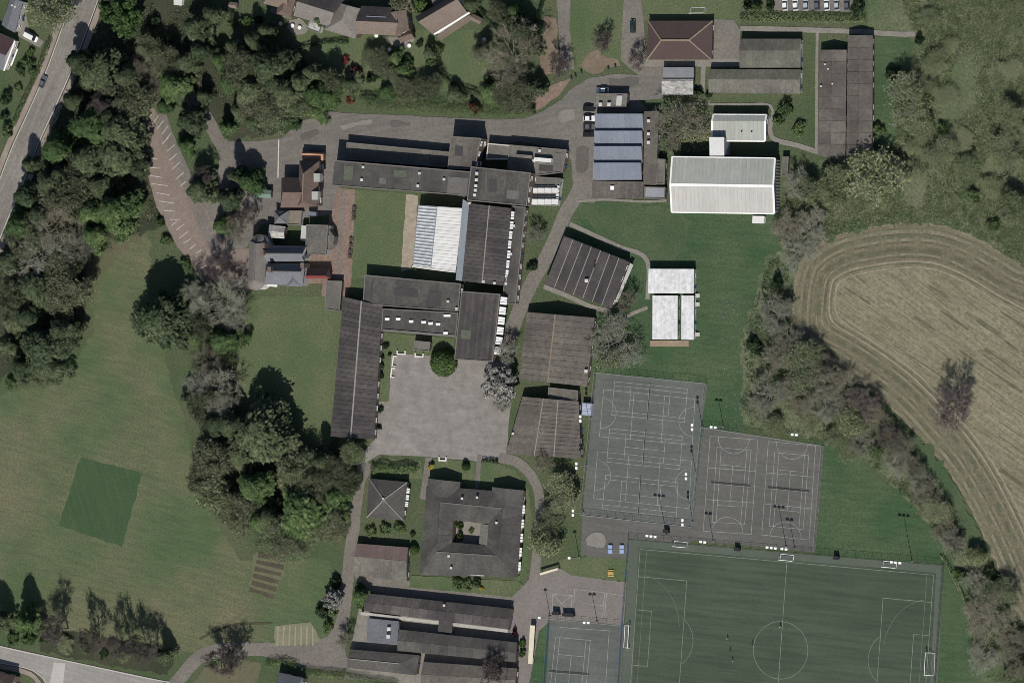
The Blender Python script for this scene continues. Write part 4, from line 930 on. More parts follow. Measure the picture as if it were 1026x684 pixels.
for i in range(4):
    j = (i+1) % 4
    r = mk('roof', [o3[i], o3[j], r3[j], r3[i], i3[i], i3[j]]+[o3[i]-Vector((0, 0, .25)), o3[j]-Vector((0, 0, .25))], [(0, 1, 2, 3), (3, 2, 5, 4), (6, 7, 1, 0)], [RDK, EDGE], t, [0, 0, 1])
    panels(r, o3[i], o3[j], r3[j], r3[i], 8, RDK, .05, .04); panels(r, i3[i], i3[j], r3[j], r3[i], 6, RDK, .05, .04)
    cap(r, [r3[i]+Vector((0, 0, .03)), r3[j]+Vector((0, 0, .03))], .35, .07, RDK2 if i in (1, 3) else EDGE)
windows(t, wq, 3.2, 1, step=4.2, ww=2.8, pane=WIN_PANEW)
sloped(t, G(523.6, 503, 2.9), G(518.4, 574, 2.9), 5, .6, 2.9, .7, .7)
for q in ([(429, 479), (461, 482.6), (459.3, 499), (428, 496)], [(493, 487.6), (524.8, 491), (523, 508), (492, 505)]):
    gable('', q, 3.35, 5.0, 'y', RDK, WBRK, t=t, sides='N', over=.3)
fbox(t, 'glazed_roof', [(481.5, 524.5), (489.5, 525.5), (488, 546), (480, 544.5)], 3.5, 3.7, RGRY)
fbox(t, 'porch_roof', [(452, 567.5), (485.5, 571), (485, 577), (451, 574)], 2.9, 3.45, RMOT)
vents(t, [(449.6, 556.7), (463, 499), (478, 498), (497.5, 523.3), (452, 568.5)], 4.5, 1.0)
struct(sheet('courtyard_paving', [(453, 520), (489, 523), (487, 548), (452, 545)], Z3+0.05, SLAB, jag=0))
t = gable('brown-grey low-pitched block with a reddish upper slope beside the drive', [(357.5, 544), (409, 548), (407.5, 582), (353.2, 575.8)], 2.8, 3.7, 'x', RBR, WBRK, rt=.6, npan=7, mats2=(RGRY, M('roof_reddish', [(0.115, 0.082, 0.076), (0.13, 0.1, 0.092), (0.09, 0.068, 0.062)], (.15, .8), obj_rand=.05)))
t = gable('long dark school range, the northernmost of the southern group', [(368.3, 594), (513, 609.3), (509.5, 630), (364.5, 611.5)], 3.1, 3.9, 'x', RDK2, WBRK, npan=16, wargs=dict(pane=WIN_PANEW))
vents(t, [(445, 606)], 3.7, 1.0)
flat('short dark flat link between the two long southern school ranges', [(440, 619), (453.5, 621), (452.5, 634), (438.5, 632)], 3.0, RDK, WBRK, win=False, rim=False)
for q, w_ in (([(361.5, 612.6), (440, 622), (439.5, 625), (361, 615.6)], 'left of the link'), ([(453.5, 623.6), (509, 630.4), (508.4, 633.4), (453, 626.6)], 'right of the link')):
    tag(MB().prism([G(x, y, 2.4) for x, y in q], 2.2, 2.4).prism([G(x, y, 2.2) for x, y in [q[0], (q[0][0]+1, q[0][1]), (q[3][0]+1, q[3][1]), q[3]]], 0, 2.2).prism([G(x, y, 2.2) for x, y in [(q[1][0]-1, q[1][1]), q[1], q[2], (q[2][0]-1, q[2][1])]], 0, 2.2).build('walkway_canopy', M('canopy_pale', [(0.3, 0.29, 0.26), (0.36, 0.35, 0.31), (0.22, 0.21, 0.19)], (.2, 1))), f'pale walkway canopy between the southern school ranges, {w_}', 'canopy')
t = flat('blue slate-coloured flat roof with two white vents in the southern group', [(368.3, 618.8), (399.5, 622), (397.8, 645), (367.5, 643.3)], 3.4, RSLT, WBRK, rim=False)
vents(t, [(390, 629.5), (389.5, 637)], 3.45, 1.6); vents(t, [(390, 632.8)], 3.45, 1.2, True)
t = gable('dark school range in the middle of the southern group', [(399.8, 630), (518, 643), (517, 663), (398, 651.5)], 3.1, 3.9, 'x', RDK, WBRK, npan=14)
t = gable('dark hipped school wing at the south-west corner of the southern group', [(351, 650), (420, 656), (417, 676), (348, 668.5)], 3.1, 4.2, 'x', RDK, WBRK, hip=(0, .25), capm=RIDGEP, capw=.3)
t = gable('dark school range cut by the bottom edge of the picture', [(424, 662.5), (518, 669), (516.5, 692), (421.5, 687)], 3.0, 3.8, 'x', RBR, WBRK, npan=10, wargs=dict(pane=WIN_PANEW))
# mended felt on the flat school roofs
FELT = [M('felt_new', [(0.04, 0.038, 0.038), (0.05, 0.047, 0.046)], (.2, 1), grain=.12), M('felt_mossy', [(0.075, 0.085, 0.062), (0.09, 0.1, 0.075), (0.055, 0.06, 0.046)], (.2, 1), grain=.2), M('felt_worn', [(0.1, 0.094, 0.088), (0.12, 0.112, 0.105), (0.075, 0.07, 0.066)], (.2, 1), grain=.18)]
def mend(key, h, rects):
    t_ = [o for o in COL.objects if o.get('label', '').startswith(key)][0]
    for k, (x, y, w_, d_) in enumerate(rects):
        fbox(t_, 'felt_patch', [(x, y), (x+w_, y+w_*.08), (x+w_-d_*.07, y+d_+w_*.08), (x-d_*.07, y+d_)], h+.1, h+.115+.004*k, FELT[(k+int(x)) % 3])
mend('long dark flat-roofed three-storey', 8.0, [(449, 177, 20, 17), (345, 166, 9, 14), (395, 170, 12, 7), (380, 178, 7, 6)])
mend('tall square dark school hall', 8.5, [(487, 172, 1.4, 30), (508, 190, 12, 9), (490, 180, 8, 12)])
mend('wide dark flat school roof', 4.0, [(372, 282, 1.6, 20), (395, 288, 24, 8), (430, 292, 12, 14)])
mend('dark flat-roofed school block with six', 6.8, [(477, 296, 1.3, 62), (462, 330, 10, 9)])
mend('square dark flat-roofed school tower', 6.5, [(456, 146, 8, 10)])
mend('flat grey school block with raised', 3.5, [(540, 165, 14, 6), (556, 153, 6, 14)])
# --- private houses
t = gable('large stone-tiled house at the top of the picture with a shade-darkened north slope', [(308, -12), (346, 0), (330, 27), (294, 16)], 5.5, 8.6, 'x', RSTO, WBRK, storeys=2, name='house', cat='house', mats2=(RSTO, RDK2))  # north slope's shade is painted in with a darker roof colour
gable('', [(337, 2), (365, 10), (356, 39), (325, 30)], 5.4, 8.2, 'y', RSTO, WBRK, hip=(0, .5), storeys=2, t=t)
t = gable('tan-tiled house with a blue-grey flat rooflight, right of the large stone-tiled house', [(362, 6), (400, 8), (402, 36), (357, 34)], 5.4, 8.0, 'x', RHSE, WBRK, rt=.45, storeys=2, name='house', cat='house', mats2=(RHSE, RDK2))  # dark colour on the north slope stands in for its shade
fbox(t, 'rooflight', [(367, 16), (387, 17), (386, 27), (366, 26)], 5.4, 7.2, RBLU)
gable('', [(388, 14), (407, 10), (410, 30), (396, 37)], 5.2, 7.6, 'y', RHSE, WBRK, t=t, storeys=2)
t = gable('brown-roofed house with a bright white gutter above a green garden', [(416, 17), (457, -6), (468, 12.5), (434, 34.8)], 5.2, 7.4, 'x', RHSE, WPAL, rt=.7, storeys=2, name='house', cat='house', mats2=(RHSE, RDK2))  # slope away from the sun is coloured dark to look shaded
cap(t, [G(435, 34.5, 5.2), G(470, 13, 5.2)], .6, .12, WHT, 'gutter')
fbox(t, 'terrace', [(437, 36), (470, 15), (476, 18), (441, 41)], 0, .4, RHSE)
flat('dark flat garage roof behind the brown-roofed house', [(430, -8), (448, -14), (452, -2), (435, 8)], 3.0, RGRY, WBRK, name='garage', cat='garage', win=False)
t = gable('grey-roofed house at the top left corner beside the main road', [(10.5, -2), (23, 2), (15, 33), (1.5, 25)], 5.0, 6.2, 'y', RSLT, WPAL, storeys=2, name='house', cat='house')
vents(t, [(12, 5.5), (15, 6.8)], 5.6, .8)
t = gable('house with shade-darkened red north slope and bright white gutter left of the main road', [(-28, 22), (14.5, 41), (3.5, 71), (-40, 56)], 5.0, 7.6, 'x', RSLT, WPAL, storeys=2, name='house', cat='house', mats2=(RSLT, M('roof_maroon_shaded', [(0.06, 0.036, 0.038), (0.075, 0.046, 0.046)], (.3, 1))))  # shade of the north slope is put into its maroon colour
cap(t, [G(14.6, 41, 5.0), G(3.6, 71, 5.0)], .7, .12, WHT, 'gutter'); cap(t, [G(17.5, 49, 2.6), G(11, 66, 2.6)], .6, .12, WHT, 'porch_gutter')
gable('red-brown tiled house in the bottom left corner by the side road', [(-20, 668), (16, 677), (10, 694), (-25, 690)], 4.8, 7.2, 'x', RRED, WBRK, storeys=2, name='house', cat='house')
gable('slate-roofed house at the bottom edge below the school drive', [(279, 673), (304, 679), (300, 704), (274, 700)], 4.8, 7.4, 'x', RSLT, WBRK, hip=(.2, .2), storeys=2, name='house', cat='house')
gable('small brown garden shed near the top edge, left of the stone-tiled house', [(230, 2), (238, 3), (237, 9), (229, 8)], 2.2, 2.8, 'x', RHSE, WBRK, name='shed', cat='shed', win=False)
flat('small white garden shed at the top edge beside the bright green tree', [(174, -2), (183, -1), (182, 6), (174, 5)], 2.3, RWHT, WHT, name='shed', cat='shed', win=False, rim=False)

# more of the brown-roofed houses along the top edge
t = gable('warm brown-roofed house cut by the top edge, left of the stone-tiled house', [(268, -16), (294, -10), (288, 10), (264, 4)], 5.0, 7.8, 'x', RHSE, WBRK, storeys=2, name='house', cat='house', hip=(.2, 0))
gable('', [(280, -4), (296, 0), (291, 18), (277, 14)], 4.8, 6.8, 'y', RRED, WBRK, t=t, storeys=2, hip=(0, .3))
gable('small brown-roofed house wing right of the tan-tiled house', [(404, -6), (420, -4), (418, 12), (402, 10)], 4.6, 6.8, 'y', RHSE, WBRK, storeys=2, name='house', cat='house', hip=(.2, .2))
gable('brown tiled garden building below the tan-tiled house', [(398, 34), (412, 30), (415, 38), (402, 43)], 2.6, 3.8, 'x', RRED, WBRK, name='outbuilding', cat='outbuilding', win=False)
flat('pale conservatory on the garden side of the stone-tiled house', [(310, 20), (323, 25), (320, 34), (307, 29)], 2.8, RMOT, WPAL, name='conservatory', cat='building', win=False)
gable('small tan-roofed shed in the garden left of the bare tree', [(474, 14), (484, 19), (481, 25), (471, 20)], 2.3, 3.0, 'x', RHSE, WBRK, name='shed', cat='shed', win=False)
# ------------------------------------------------------------------ trees, shrubs and hedges
BARK = M('bark', [(0.075, 0.062, 0.05), (0.1, 0.085, 0.068), (0.05, 0.042, 0.034)], (0.5, 3.0), obj_space=True)
BARKG = M('bark_grey', [(0.165, 0.168, 0.13), (0.21, 0.21, 0.168), (0.115, 0.116, 0.09)], (0.3, 2.0), obj_space=True, obj_rand=.2, island=.4)
BARKB = M('bark_brown', [(0.14, 0.132, 0.096), (0.175, 0.164, 0.122), (0.096, 0.09, 0.066)], (0.3, 2.0), obj_space=True, obj_rand=.2, island=.4)
BARKP = M('bark_purple', [(0.085, 0.07, 0.066), (0.11, 0.092, 0.086), (0.062, 0.051, 0.048)], (0.3, 2.0), obj_space=True, obj_rand=.2, island=.4)
LF = dict(
    E=LEAF('needles_dark', (0.0283, 0.0433, 0.0237), (0.053, 0.0721, 0.04), (0.0848, 0.1057, 0.0613), .5),
    C=LEAF('needles_grey', (0.0397, 0.0548, 0.0312), (0.068, 0.0882, 0.0487), (0.1078, 0.125, 0.0721), .5),
    F=LEAF('fronds_green', (0.0291, 0.0534, 0.0224), (0.0559, 0.0929, 0.038), (0.095, 0.1278, 0.0581), .5),
    L=LEAF('leaves_fresh', (0.036, 0.066, 0.023), (0.056, 0.096, 0.034), (0.086, 0.128, 0.05), .5),
    S=LEAF('leaves_shrub', (0.0405, 0.0706, 0.0286), (0.0738, 0.111, 0.0476), (0.119, 0.1514, 0.0714), .8),
    D=LEAF('leaves_dark', (0.0189, 0.0353, 0.0189), (0.0328, 0.0529, 0.0277), (0.0504, 0.0731, 0.0378), .8),
    O=LEAF('leaves_olive', (0.098, 0.1325, 0.0637), (0.1352, 0.1651, 0.0882), (0.1862, 0.1987, 0.1225), .8),
    H=LEAF('leaves_grey_olive', (0.0544, 0.0665, 0.039), (0.0845, 0.0986, 0.0597), (0.1268, 0.138, 0.086), .5),
    Q=LEAF('tussock_leaves', (0.058, 0.084, 0.042), (0.088, 0.11, 0.062), (0.125, 0.138, 0.088), .3),
    W=LEAF('blossom', (0.0818, 0.0893, 0.0707), (0.1488, 0.1488, 0.1339), (0.2678, 0.2604, 0.2455), 1.2),
    R=LEAF('leaves_red', (0.06, 0.021, 0.015), (0.12, 0.045, 0.033), (0.168, 0.072, 0.054), .8),
    Y=LEAF('leaves_yellow', (0.2, 0.2, 0.03), (0.32, 0.31, 0.05), (0.42, 0.4, 0.1), .8),
    P=LEAF('leaves_purple', (0.03, 0.014, 0.018), (0.05, 0.024, 0.028), (0.07, 0.035, 0.04), .8))

def card_mesh(name, cen, nor, sx, sy, mat, tang=None):
    """diamond-shaped leaf sprays"""
    n = len(cen)
    nor = nor/np.maximum(np.linalg.norm(nor, axis=1, keepdims=True), 1e-6)
    t = tang if tang is not None else NR.normal(size=(n, 3))
    t = t-nor*np.sum(t*nor, axis=1, keepdims=True); t /= np.maximum(np.linalg.norm(t, axis=1, keepdims=True), 1e-6)
    b = np.cross(nor, t)
    sx = (sx*NR.uniform(.6, 1.3, n))[:, None]; sy = (sy*NR.uniform(.6, 1.3, n))[:, None]
    v = np.stack([cen+t*sy, cen+b*sx, cen-t*sy*.8, cen-b*sx], axis=1).reshape(-1, 3)
    me = bpy.data.meshes.new(name)
    me.vertices.add(4*n); me.vertices.foreach_set('co', v.astype(np.float32).ravel())
    me.loops.add(4*n); me.loops.foreach_set('vertex_index', np.arange(4*n, dtype=np.int32))
    me.polygons.add(n); me.polygons.foreach_set('loop_start', np.arange(0, 4*n, 4, dtype=np.int32))
    try: me.polygons.foreach_set('loop_total', np.full(n, 4, dtype=np.int32))
    except Exception: pass
    me.materials.append(mat); me.update(calc_edges=True); me.validate()
    return me

def dirs(n):
    d = NR.normal(size=(n, 3)); return d/np.linalg.norm(d, axis=1, keepdims=True)

def crown(name, mat, kind, n_cl=85, per=70, seed=0):
    """unit crown: radius about 1, height from 0 to 1 (scaled per tree); clumps on an uneven shell"""
    H, Rr = 14.0, 6.0
    if kind == 'conifer':                                   # layered, ragged, radiating sprays
        cl = []
        for i in range(n_cl):
            z = NR.uniform(.2, .98)**.85; rmax = Rr*(1.0-z)**.55*1.05 if z > .45 else Rr*(.72+.28*z/.45)
            a = NR.uniform(0, 2*math.pi); r = rmax*math.sqrt(NR.uniform(.12, 1.0))*(0.8+.28*math.sin(3*a+seed))
            cl.append((r*math.cos(a), r*math.sin(a), z*H*.98-.25*r))
        cl = np.array(cl); rad = NR.uniform(.7, 1.35, n_cl)
        c = np.repeat(cl, per, 0); rr = np.repeat(rad, per)[:, None]
        d = dirs(len(c)); off = d*rr*np.array([1.2, 1.2, .75])*NR.uniform(.4, 1, (len(c), 1))
        cen = c+off; out = c*np.array([1, 1, 0]); out /= np.maximum(np.linalg.norm(out, axis=1, keepdims=True), .3)
        nor = np.array([0, 0, 1.0])+d*.55+out*.25; tang = out+off*.5+NR.normal(size=d.shape)*.35+np.array([0, 0, -.25])
        me = card_mesh(name, cen, nor, .2, .4, mat, tang+NR.normal(size=d.shape)*.5)
    else:
        cl = []
        lobes = [(NR.uniform(-.5, .5), NR.uniform(-.5, .5), NR.uniform(.5, .85), NR.uniform(.45, .62)) for _ in range(7)]
        while len(cl) < n_cl:
            d = dirs(1)[0]; lb = lobes[NR.integers(len(lobes))]
            p = np.array([lb[0], lb[1], lb[2]])+d*lb[3]*np.array([1, 1, .55])*NR.uniform(.55, 1)
            if p[2] < .2: continue
            cl.append(p*np.array([Rr*.95, Rr*.95, H*.86]))
        cl = np.array(cl); rad = NR.uniform(.55, 1.25, n_cl)
        c = np.repeat(cl, per, 0); rr = np.repeat(rad, per)[:, None]; d = dirs(len(c))
        cen = c+d*rr*NR.uniform(.5, 1, (len(c), 1)); nor = d+NR.normal(size=d.shape)*.45+np.array([0, 0, .25])
        me = card_mesh(name, cen, nor, .27, .36, mat)
    return me

def limb_mesh(name, seed, mat, H=14.0, top=.8):
    rg = random.Random(seed); b = MB(); p = Vector((0, 0, -.3)); r = .38
    for i in range(6):
        q = Vector((rg.uniform(-.2, .2), rg.uniform(-.2, .2), H*top*(i+1)/6)); b.tube(p, q, r, r*.8, 7, cap=False)
        if i >= 1:
            for k in range(4):
                a = rg.uniform(0, 6.28); L2 = 4.3*(1-i/8)
                b.tube(q, q+Vector((math.cos(a)*L2, math.sin(a)*L2, rg.uniform(.4, 2.2))), r*.4, .04, 4, cap=False)
        p = q; r *= .8
    return b.mesh(name, mat, True)

def bare(name, seed, mat, nm=(8, 6, 7, 9), H=14.0, Rr=6.0, droop=0.0, thick=.032):
    rg = random.Random(seed); tr, tw = MB(), MB(); ends = []
    def twig(p, q, r):
        d = (q-p).normalized(); a = d.orthogonal().normalized()*r; b_ = d.cross(a).normalized()*r; k = len(tw.v)
        tw.v += [tuple(p+a), tuple(p-a*.5+b_*.87), tuple(p-a*.5-b_*.87), tuple(q)]
        for f_ in ((0, 1, 3), (1, 2, 3), (2, 0, 3)): tw.f.append(tuple(k+i for i in f_)); tw.m.append(0)
    def grow(p, d, L2, r, lv):
        pts = [p]; n = 3 if lv < 3 else 2
        for i in range(n):
            d = (d+Vector((rg.gauss(0, .16), rg.gauss(0, .16), rg.gauss(.06-droop, .12)))).normalized(); pts.append(pts[-1]+d*L2/n)
        for i in range(n):
            r0, r1 = r*(1-.55*i/n), r*(1-.55*(i+1)/n)
            if lv < 2: tr.tube(pts[i], pts[i+1], r0, r1, 6, cap=False)
            elif lv == 2: tw.tube(pts[i], pts[i+1], max(r0, .05), max(r1, .04), 4, cap=False)
            else: twig(pts[i], pts[i+1], max(r0, thick))
        if lv == 4: ends.append(pts[-1]); return
        for k in range(nm[lv]):
            u = rg.uniform(.45, 1.0) if lv else rg.uniform(.55, 1.0); i = min(int(u*n), n-1); s = pts[i].lerp(pts[i+1], u*n-i)
            a = rg.uniform(0, 6.28) if lv else (k+rg.uniform(-.3, .3))*6.28/nm[0]
            sp = (.95, .85, .9, .95)[lv]
            o = d.orthogonal().normalized(); o2 = d.cross(o)
            nd = (d*rg.uniform(.5, .9)+(o*math.cos(a)+o2*math.sin(a))*sp+Vector((0, 0, .12-droop))).normalized()
            grow(s, nd, L2*(.8, .62, .62, .62)[lv]*rg.uniform(.75, 1.15), r*.45, lv+1)
    grow(Vector((0, 0, -.3)), Vector((0, 0, 1)), 5.0, .27, 0)
    zt = sorted(v[2] for v in tw.v)[int(len(tw.v)*.99)]; rt_ = sorted(math.hypot(v[0], v[1]) for v in tw.v)[int(len(tw.v)*.86)]
    fx, fz = Rr/rt_, H/zt
    for m_ in (tr, tw): m_.v = [(x*fx, y*fx, z*fz if z > 0 else z) for x, y, z in m_.v]
    return tr.mesh(name+'_trunk', mat, True), tw.mesh(name+'_crown', mat), [Vector((e.x*fx, e.y*fx, e.z*fz)) for e in ends]

PROTO = {}
for k in 'ECF':
    PROTO[k] = [(limb_mesh('trunk', 10+i, BARK), crown('crown', LF[k], 'conifer', 150, 80, i)) for i in range(4 if k != 'F' else 3)]
for k in 'LW':
    PROTO[k] = [(limb_mesh('trunk', 30+i, BARK, top=.6), crown('crown', LF[k], 'broad', 150, 80, i)) for i in range(2)]
for k, mt, sd in (('B', BARKB, 1), ('G', BARKG, 2), ('V', BARKP, 3)):
    PROTO[k] = [bare('bare', 100*sd+i, mt, thick=.046 if k == 'V' else .034)[:2] for i in range(4)]
PROTO['O'] = []
for i in range(3):                                         # half-open leaf: twigs with a thin veil of small leaves
    a_, b_, e_ = bare('half', 500+i, BARKG)
    e_ = np.array([tuple(x) for x in e_]); e_ = np.repeat(e_[::2], 3, 0)+NR.normal(size=(len(e_[::2])*3, 3))*.5
    PROTO['O'].append((a_, b_, card_mesh('leaves', e_, dirs(len(e_))+np.array([0, 0, .5]), .22, .34, LF['O'])))
PROTO['H'] = []
for i in range(4):                                         # ivy-clad and budding trees: twigs under a dense grey-green veil
    a_, b_, e_ = bare('veiled', 700+i, BARKB)
    e_ = np.array([tuple(x) for x in e_]); e_ = np.repeat(e_, 4, 0)+NR.normal(size=(len(e_)*4, 3))*.42
    PROTO['H'].append((a_, b_, card_mesh('leaves', e_, dirs(len(e_))+np.array([0, 0, .5])+e_*np.array([.06, .06, .02]), .22, .36, LF['H'])))
SHR = {}
for k in 'SDLROYPW':
    SHR[k] = []
    for i in range(3):
        cl = dirs(40)*np.array([.74, .74, .6])*NR.uniform(.45, 1, (40, 1)); cl[:, 2] = np.abs(cl[:, 2])+.15; a0 = NR.uniform(0, 6.28); aa = np.arctan2(cl[:, 1], cl[:, 0]); cl *= (.82+.22*np.sin(2*aa+a0)+.14*np.sin(5*aa+2*a0))[:, None]
        c = np.repeat(cl, 48, 0); d = dirs(len(c)); cen = c+d*.27*NR.uniform(.5, 1, (len(c), 1))
        cen[:, 2] = np.maximum(cen[:, 2], .02)
        me = card_mesh('foliage', cen, d+np.array([0, 0, .3])+NR.normal(size=d.shape)*.4, .06, .085, LF[k]); SHR[k].append(me)
SHR['T'] = []
for i in range(3):
    d = dirs(2600); d[:, 2] = np.abs(d[:, 2]); cen = d*np.array([.97, .97, .92])*NR.uniform(.9, 1.03, (len(d), 1)); cen[:, 2] += .03
    SHR['T'].append(card_mesh('foliage', cen, d+NR.normal(size=d.shape)*.35, .045, .06, LF['L']))
STEM = MB()
for i in range(5):
    a_ = i*1.3; STEM.tube((0, 0, -.05), (.45*math.cos(a_), .45*math.sin(a_), .6), .04, .015, 4, cap=False)
STEM = STEM.mesh('stems', BARK)

